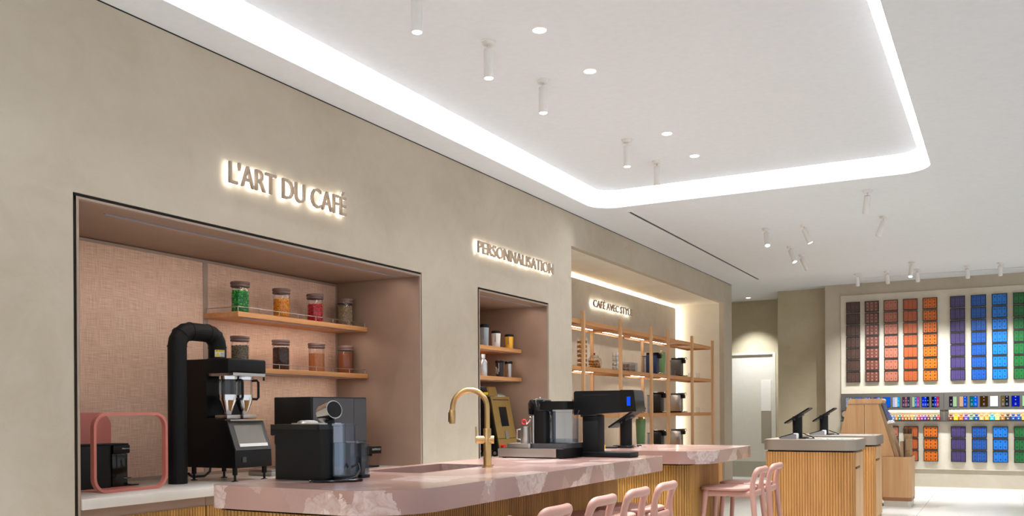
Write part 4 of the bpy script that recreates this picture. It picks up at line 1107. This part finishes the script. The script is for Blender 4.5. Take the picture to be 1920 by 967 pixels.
pos_stand(-2.90, 7.5, ZB, 'black tablet stand on the farther pink bar behind the printer')
t = thing('card_reader', 'small black card reader with tangled cable on the farther pink bar', 'card reader', (-2.78, 7.3, ZB))
G().rbox(-2.86, -2.74, 7.2, 7.28, ZB, ZB + .022, .006).build('body', BLACKG, t)
G().tube([(-2.75, 7.24, ZB + .01), (-2.72, 7.28, ZB + .018), (-2.70, 7.22, ZB + .006), (-2.67, 7.27, ZB + .012), (-2.66, 7.34, ZB + .006)], .006, 6).build('cable', CHROME, t)
t = G().rbox(-3.0, -2.86, 7.15, 7.31, ZB, ZB + .012, .004).build('tablet', BLACK, org=(-2.93, 7.23, ZB)); tag(t, 'thin black tablet lying flat on the farther pink bar', 'tablet')
for c, x, lb in (('7fc49a', -2.985, 'small green card at the left of the farther pink bar'), ('e0b43a', -2.94, 'small yellow card at the left of the farther pink bar')):
    t = G().rbox(x - .018, x + .018, 7.08, 7.083, ZB, ZB + .03, .0005, 1).build('card', mat('card_' + c, c, .5), org=(x, 7.08, ZB)); tag(t, lb, 'card')

# ------------------------------------------------------------------ wooden tower with bag box
t = thing('display_tower', 'oak tower with sloping sides between the cash desks and the capsule wall', 'display stand', (-1.75, 14.0, 0))
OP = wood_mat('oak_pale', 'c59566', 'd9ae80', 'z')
ky0, ky1 = 13.765, 14.25
G().prism([(-2.30, .09), (-1.757, .09), (-1.757, 1.425), (-1.975, 1.425), (-2.005, 1.30)], 'y', ky0, ky1).build('side_panel', OP, t)
G().prism([(-1.751, .09), (-1.52, .09), (-1.52, .692), (-1.362, .692), (-1.57, 1.425), (-1.751, 1.425)], 'y', ky0, ky1).build('side_panel', OP, t)
G().prism([(-1.975, 1.43), (-1.53, 1.43), (-1.515, 1.48), (-1.53, 1.50), (-1.945, 1.50), (-1.965, 1.48)], 'y', ky0 - .004, ky1).build('cap', OP, t)
# sloping display face on the right
def sl(u, v, d):
    a, b = Vector((-1.30, 0, .69)), Vector((-1.545, 0, 1.45))
    p = a.lerp(b, v); nn = Vector((.76, 0, .245)).normalized(); return (p.x + nn.x * d, u, p.z + nn.z * d)
def slb(u0, u1, v0, v1, d0, d1, nm, mt):
    vs_ = [sl(u, v, d) for u in (u0, u1) for v in (v0, v1) for d in (d0, d1)]
    return G().add(vs_, [(0, 1, 3, 2), (4, 6, 7, 5), (0, 4, 5, 1), (2, 3, 7, 6), (0, 2, 6, 4), (1, 5, 7, 3)]).build(nm, mt, t)
slb(ky0 + .012, ky1, .005, .99, -.052, .0, 'sloping_face', wood_mat('oak_darker', '9a7a5a', 'b08e6c', 'z'))  # slightly darker oak than the side panels
slb(ky0 + .02, ky1 - .02, .62, .97, .002, .03, 'leaflet_holder', PLEX)
slb(ky0 + .04, ky1 - .04, .66, .95, .006, .02, 'leaflets', mat('leaflet_blue', '70747c', .4, var=.4, scale=30))
slb(ky0 + .0, ky1 - .04, .60, .64, .0, .05, 'white_ledge', mat('ledge_white', 'ece8e2', .4))
t = thing('bag_box', 'oak floor box holding paper bags beside the wooden tower', 'box', (-1.2, 14.0, 0))
ch = [(-1.185, ky0 - .03), (-1.145, ky0 + .01)]
bo = [(-1.515, ky0 - .03), ch[0], ch[1], (-1.145, ky1 + .03), (-1.515, ky1 + .03)]
def shrink(p, k): 
    cx, cy = -1.33, 14.0; return [(cx + (x - cx) * k, cy + (y - cy) * k) for x, y in p]
g = slab_with_hole(bo, [shrink(bo, .94)], .60, .69); g.prism(bo, 'z', .13, .60)
g.build('body', OP, t)
G().prism(shrink(bo, .985), 'z', .08, .13).build('lower_band', mat('band_brown', '9c6b45', .5), t)
G().prism(shrink(bo, .93), 'z', 0, .08).build('plinth', mat('plinth_cream', 'd9d0c2', .6), t)
def bag(x, y, w_, d_, h, tilt, label, txt=False):
    t = thing('paper_bag', label, 'paper bag', (x, y, .60), 'paper bags in the oak box')
    g = G(); dx = tilt
    g.add([(x - w_ / 2, y - d_ / 2, .60), (x + w_ / 2, y - d_ / 2, .60), (x + w_ / 2, y + d_ / 2, .60), (x - w_ / 2, y + d_ / 2, .60),
           (x - w_ * .42 + dx, y - d_ / 2, .60 + h), (x + w_ * .42 + dx, y - d_ / 2, .60 + h), (x + w_ * .42 + dx, y + d_ / 2, .60 + h), (x - w_ * .42 + dx, y + d_ / 2, .60 + h)],
          [(0, 1, 5, 4), (1, 2, 6, 5), (2, 3, 7, 6), (3, 0, 4, 7), (0, 3, 2, 1)])
    g.build('bag', KRAFT, t)
    if txt: text_on('lettering', 'nespresso', basis(Vector((1, 0, .3)).normalized(), Vector((-.3, 0, 1)).normalized(), (0, -1, 0), (x - .028 + dx * .4, y - d_ / 2, .60 + h * .45)), .06, .018, mat('print_brown', '4a3a2a', .6), t)
    return t
bag(-1.265, 13.90, .04, .22, .30, -.015, 'narrow kraft paper bag leaning on the wooden tower')
bag(-1.205, 13.93, .075, .10, .34, .008, 'upright kraft paper bag with small print, at the front', True)
bag(-1.225, 14.05, .08, .12, .40, .0, 'kraft paper bag standing behind the printed one')
t = thing('brush_roll', 'brown bristly bundle standing among the paper bags', 'bundle', (-1.225, 14.19, .60))
G().lathe([(.05, 0), (.055, .02), (.055, .38), (.06, .40)], (-1.225, 14.19, .60), 18).build('wrap', KRAFT, t)
g = G()
for q in range(90):
    a = random.uniform(0, 6.28); rr = .055 * math.sqrt(random.random()); x, y = -1.225 + rr * math.cos(a), 14.19 + rr * math.sin(a)
    g.cyl((x, y, .98), (x + random.uniform(-.01, .01), y + random.uniform(-.01, .01), 1.07 + random.uniform(-.012, .012)), .004, n=4)
g.build('bristles', mat('bristle_brown', '6a4a34', .9, var=.2), t, kind='stuff')

# ================================================================== STOOLS
def make_stool():
    t = thing('bar_stool', 'x', 'bar stool', (0, 0, 0), 'pink bar stools')
    # origin: floor under the seat centre; front towards -X, back towards +X
    zs = .75
    out = rrect(-.205, .19, -.20, .20, (.10, .13, .13, .10), 8)
    n = len(out); g = G()
    lay = [(1.0, zs - .022), (1.02, zs - .012), (1.0, zs - .002), (.93, zs), (.55, zs - .006), (.0, zs - .008)]
    vs_ = []
    for k, z in lay[:-1]: vs_ += [((x + .015) * k - .015, y * k, z) for x, y in out]
    fs = [tuple(range(n - 1, -1, -1))]
    for i in range(len(lay) - 2):
        fs += [(i * n + a, i * n + (a + 1) % n, (i + 1) * n + (a + 1) % n, (i + 1) * n + a) for a in range(n)]
    vs_.append((-.015, 0, zs - .008)); c = len(vs_) - 1; b0 = (len(lay) - 2) * n
    fs += [(b0 + a, b0 + (a + 1) % n, c) for a in range(n)]
    g.add(vs_, fs).build('seat', PINK, t, ang=60)
    hy = .135
    for s_ in (-1, 1):
        G().tube([(-.21, s_ * .20, 0), (-.18, s_ * .175, .45), (-.16, s_ * .155, .70), (-.15, s_ * .14, zs - .02)], [.014, .019, .022, .02], 12).build('leg', PINK, t)
        G().tube([(.265, s_ * .195, 0), (.232, s_ * .165, .45), (.212, s_ * .147, .68), (.206, s_ * .142, zs - .01)], [.014, .019, .023, .023], 12).build('leg', PINK, t)
        G().tube([(-.15, s_ * .145, zs - .05), (.0, s_ * .135, zs - .045), (.20, s_ * .142, zs - .05)], .022, 10, sq=(1.2, .6)).build('seat_rail', PINK, t)
        G().tube([(-.186, s_ * .18, .36), (.238, s_ * .17, .36)], .012, 8).build('stretcher', PINK, t)
    G().tube([(.205, -.145, zs - .05), (.205, .145, zs - .05)], .022, 10, sq=(1.2, .6)).build('seat_rail', PINK, t)
    G().tube([(-.15, -.145, zs - .05), (-.15, .145, zs - .05)], .022, 10, sq=(1.2, .6)).build('seat_rail', PINK, t)
    G().tube([(-.195, -.188, .24), (-.195, .188, .24)], .013, 8).build('footrest', PINK, t)
    # back hoop: posts and thick rounded rail in one bend
    P = [(.206, -.142, zs - .03), (.21, -.142, zs + .04), (.222, -.141, zs + .085), (.235, -.136, zs + .118), (.246, -.115, zs + .134), (.255, -.08, zs + .136), (.262, 0, zs + .136),
         (.255, .08, zs + .136), (.246, .115, zs + .134), (.235, .136, zs + .118), (.222, .141, zs + .085), (.21, .142, zs + .04), (.206, .142, zs - .03)]
    r = [.024, .019, .02, .0235, .0255, .0265, .027, .0265, .0255, .0235, .02, .019, .024]
    pts = [Vector(p) for p in P]; fp = []; fr_ = []
    for i in range(len(pts) - 1):
        p0, p1, p2, p3 = pts[max(i - 1, 0)], pts[i], pts[i + 1], pts[min(i + 2, len(pts) - 1)]
        for k in range(4):
            u = k / 4
            fp.append(.5 * ((2 * p1) + (p2 - p0) * u + (2 * p0 - 5 * p1 + 4 * p2 - p3) * u * u + (3 * p1 - p0 - 3 * p2 + p3) * u ** 3)); fr_.append(r[i] * (1 - u) + r[i + 1] * u)
    fp.append(pts[-1]); fr_.append(r[-1])
    G().tube(fp, fr_, 14, upref=(1, 0, 0)).build('backrest', PINK, t, ang=60)
    return t
st0 = make_stool()
ss = [(-2.10, 3.32, 'pink bar stool nearest the viewer along the bar, mostly below the picture'), (-2.10, 3.90, 'second pink bar stool from the near end of the long bar'), (-2.10, 4.475, 'third pink bar stool from the near end of the long bar'), (-2.10, 4.99, 'fourth pink bar stool from the near end of the long bar'), (-2.10, 5.50, 'last pink bar stool at the far end of the long bar'),
      (-1.93, 7.27, 'nearer pink bar stool at the short farther bar'), (-1.93, 7.81, 'farther pink bar stool at the short bar, by the cash desk')]
for i, (x, y, lb) in enumerate(ss):
    if i == 0: st0.location = (x, y, 0); st0['label'] = lb
    else: copy_tree(st0, (x, y, 0), lb)

# ================================================================== CAPSULE WALL
FY = BY - .03
COLS = [(-2.425, '4a322a', 6, 'dark brown'), (-2.12, '6b3b2e', 9, 'reddish brown'), (-1.817, 'a4634f', 6, 'dusty pink'), (-1.513, 'a04d24', 6, 'rust red'), (-1.212, 'c4600f', 9, 'orange'),
        (-.798, '41305e', 9, 'purple'), (-.49, '0f4c9a', 9, 'royal blue'), (-.187, '0a6cc4', 6, 'sky blue'), (.116, '14602a', 6, 'green'), (.42, '7a8a2a', 6, 'olive green')]
BW, BH, BD = .222, .184, .05
TRAY = mat('tray_dark', '2c241f', .5)
def tray_meshes():
    tr = G(); q = .007
    tr.box(0, BW, -BD, 0, 0, q).box(0, BW, -BD, 0, BH - q, BH).box(0, q, -BD, 0, q, BH - q).box(BW - q, BW, -BD, 0, q, BH - q).box(q, BW - q, -.012, 0, q, BH - q)
    return tr
base_tray = tray_meshes().build('capsule_case', TRAY, org=(0, 0, 0)); tray_data = base_tray.data; bpy.data.objects.remove(base_tray)
sleeve_data = {}
def sleeve(col):
    if col not in sleeve_data:
        mt = mat('sleeve_' + col, col, .32, var=.06, scale=30)
        g = G(); g.rbox(.0, .0675, -.040, -.012, 0, .168, .003, 1)
        o = g.build('sleeve', mt); sleeve_data[col] = o.data; bpy.data.objects.remove(o)
    return sleeve_data[col]
dot_data = {}
def dots(nd, mt_name):
    if (nd, mt_name) not in dot_data:
        g = G(); rows = nd // 3
        for i in range(3):
            for j in range(rows):
                cx = .01 + .0675 * i + .034; cz = .008 + .168 * (j + .5) / rows
                g.box(cx - .0095, cx + .0095, -.0425, -.0395, cz - .010, cz + .010)
        if nd == 9: pass
        o = g.build('logo_marks', MATS[mt_name]); dot_data[(nd, mt_name)] = o.data; bpy.data.objects.remove(o)
    return dot_data[(nd, mt_name)]
mat('mark_dark', '2a1a14', .5); mat('mark_light', '9a7f76', .5); mat('mark_rust', '8a4a30', .5); mat('mark_pink', '6a382c', .5); mat('mark_blue', '082a60', .5); mat('mark_green', '0a2a14', .5)
def case(x, ztop, col, nd, label, mk):
    o = bpy.data.objects.new('capsule_case', tray_data); COL.objects.link(o); o.location = (x, FY, ztop - BH)
    tag(o, label, 'capsule case', 'capsule cases on the back wall')
    for i in range(3):
        s_ = bpy.data.objects.new('sleeve', sleeve(col)); COL.objects.link(s_); s_.parent = o; s_.location = (.0085 + .0685 * i, 0, .008)
    d = bpy.data.objects.new('logo_marks', dots(nd, mk)); COL.objects.link(d); d.parent = o; d['kind'] = 'stuff'
MK = ['mark_dark', 'mark_light', 'mark_pink', 'mark_rust', 'mark_dark', 'mark_blue', 'mark_blue', 'mark_blue', 'mark_green', 'mark_green', 'mark_dark']
for ci, (x, col, nd, cn) in enumerate(COLS):
    for r_ in range(7):
        case(x, 3.204 - r_ * .2002, col, nd, '%s capsule case, %s from the top in its column' % (cn, ORD[r_]), MK[ci])
    for r_ in range(3):
        case(x, 1.062 - r_ * .2, col, nd, '%s capsule case below the dark screen band, %s row down' % (cn, ORD[r_]), MK[ci])
# dark band with screens
BAND = mat('band_grey', '55504a', .5)
band = thing('screen_band', 'long dark grey band with screens across the capsule wall', 'display band', (0, FY, 1.145))
for a, b in ((-2.52, -.902), (-.898, 2.2)):
    G().box(a, b, FY - .02, FY, 1.335, 1.623).build('upper_panel', BAND, band)
    G().box(a, b, FY - .004, FY, 1.145, 1.335).build('recess_back', BAND, band)
G().box(-2.52, 2.2, FY - .10, FY, 1.145, 1.160).build('ledge', mat('ledge_dark', '35312c', .5), band)
for a, b in ((-1.80, -.965), (-.83, 2.1)):
    G().box(a, b, FY - .07, FY - .004, 1.222, 1.228).build('capsule_ledge', mat('ledge_pale2', 'c9bda8', .4), band)
    G().box(a, b, FY - .008, FY - .004, 1.229, 1.33).build('lit_back', mat('lit_back', 'b9aa92', .6), band)
for a, b, lb in ((-1.79, -.97, 'warm light line above the left row of capsules'), (-.82, 2.0, 'warm light line above the right row of capsules')):
    led('led_strip', a, b, FY - .03, FY - .016, 1.334, lb, emit('band_led', 'fff0dc', 22), th=.010)
SCR = [(-2.445, ['8a93a0', '6a7484'], 'pale grey'), (-2.293, ['3d6fd0'], 'blue'), (-2.141, ['6a8fd0', '4058b0'], 'blue grey'), (-1.989, ['3d3aa8', '5a88e0'], 'violet blue'), (-1.837, ['0a62d8'], 'plain bright blue'), (-1.688, ['b8c4f4', 'f4e4d4', '12b4f0'], 'lilac, cream and cyan'), (-1.534, ['5a2a48', '86505c', '3a3450'], 'plum patterned'), (-1.384, ['b4d09a', '2a7ab8', 'b8449c'], 'green, blue and magenta'), (-1.234, ['0a2ad0', '0a36dc', '04123a'], 'royal blue and black'), (-1.082, ['041030', '0a3ad8', 'c43048'], 'black, blue and red'),
       (-.819, ['2c1c38', 'b8dca0'], 'black and pale green'), (-.667, ['ecb488', '0a58e8'], 'peach and blue'), (-.514, ['0a7078', '0a66f0'], 'teal and blue'), (-.365, ['4a2a0e'], 'dark brown'), (-.219, ['dff0ff', 'f0fcff'], 'glowing white'), (-.063, ['7a6234', '1c2430'], 'khaki and black'), (.087, ['0a1eb0'], 'deep blue'), (.237, ['b4f0b0'], 'pale green'), (.39, ['d8c040', '2050c0'], 'yellow and blue'), (.54, ['b02038'], 'crimson')]
for x, cs, nm in SCR:
    t = thing('display_screen', 'small upright %s screen in the dark band' % nm, 'screen', (x + .055, FY - .02, 1.388), 'screens in the dark band')
    G().box(x - .003, x + .113, FY - .026, FY - .02, 1.385, 1.556).build('bezel', BLACKG, t)
    k = len(cs); wd = .11 / k
    for i, c in enumerate(cs):
        bright = .9 if nm != 'glowing white' else 1.6
        G().box(x + i * wd, x + (i + 1) * wd, FY - .0275, FY - .026, 1.388, 1.553).build('picture', emit('screen_%s_%d' % (c, bright > 1), c, bright), t)
        if nm not in ('plain bright blue', 'glowing white', 'pale green', 'blue'):
            cx = x + (i + .5) * wd; hw = min(wd * .3, .012)
            g = G().box(cx - hw * .6, cx + hw * .6, FY - .0285, FY - .0275, 1.485, 1.497)
            for zz2 in (1.408, 1.416, 1.428, 1.436): g.box(cx - hw, cx + hw, FY - .0285, FY - .0275, zz2, zz2 + .004)
            if i == k // 2: g.box(cx - .008, cx + .008, FY - .0285, FY - .0275, 1.533, 1.547)
            g.build('caption_marks', emit('screen_text', 'b8ccf0', .8), t, kind='stuff')
# capsule cubes and capsules
def cube(x, wdt, c, label, zb=1.160):
    t = thing('capsule_cube', label, 'capsule box', (x, FY - .08, zb), 'capsule boxes on the ledge')
    G().box(x - wdt / 2, x + wdt / 2, FY - .096, FY - .072, zb, zb + .060).build('cube', mat('cube_' + c, c, .4), t)
    G().box(x - .008, x + .008, FY - .0975, FY - .096, zb + .022, zb + .040).build('logo', mat('logo_pale', 'e0d8d0', .5), t)
    G().box(x - wdt / 2, x + wdt / 2, FY - .0965, FY - .072, zb - .000, zb + .008).build('foot', BLACK, t)
def capsule(x, c, r, label):
    zb = 1.228
    t = thing('coffee_capsule', label, 'capsule', (x, FY - .04, zb), 'capsules on the lit ledge')
    G().lathe([(r * .55, 0), (r * .8, r * .5), (r, r * .95)], (x, FY - .04, zb), 12).build('shell', mat('caps_' + c, c, .25, .5), t)
    G().lathe([(r * 1.12, r * .95), (r * 1.12, r * 1.02), (r * .9, r * 1.2), (r * .3, r * 1.45), (0.001, r * 1.48)], (x, FY - .04, zb), 12).build('rim', mat('capsr_' + c, c, .2, .3), t)
LC = ['2058c8', '5a8ac8', 'e08414', '0a7c7c', 'd85a44', 'a8862a', 'c07a34', 'd09c4c', '8a8a88', 'd83a44', '8a3a90', '6a3aa8', '7a2a2c', '8c8a5c', '32506c', 'c82c34']
LN = ['blue', 'pale blue', 'orange', 'teal', 'coral', 'olive gold', 'amber', 'sand', 'grey', 'red and white', 'magenta', 'violet', 'maroon', 'khaki', 'slate blue', 'scarlet']
RC = ['7c4028', 'f2bc10', 'e86c28', '6a48a8', '5c9474', '0c4c9c', 'e8ac6c', 'f0a83c', '28b4e8', 'f4e07c', 'a8702c', '4c3c38', '0c4898', '0e54a8', 'f0b444', 'c0503c', '3a7a4a', 'd8a040']
RN = ['chestnut', 'bright yellow', 'orange', 'purple', 'sage', 'navy', 'apricot', 'honey', 'cyan', 'lemon', 'caramel', 'dark brown', 'cobalt', 'royal blue', 'golden', 'brick red', 'leaf green', 'mustard']
for i, c in enumerate(LC):
    x = -1.722 + i * .0492
    cube(x, .042, c, '%s capsule box in the left row of the ledge' % LN[i]); capsule(x, c, .017, '%s capsule above the left row of boxes' % LN[i])
for i, c in enumerate(RC):
    x = -.795 + i * .0752
    cube(x, .066, c, '%s capsule box in the right row of the ledge' % RN[i]); capsule(x, c, .026, '%s capsule above the right row of boxes' % RN[i])
t = thing('framed_disc', 'round pale disc at the left end of the dark band', 'wall disc', (-2.46, FY - .004, 1.25))
G().cyl((-2.455, FY - .004, 1.27), (-2.455, FY - .02, 1.27), .055, n=24).build('disc', mat('disc_tan', 'a08a70', .5), t)
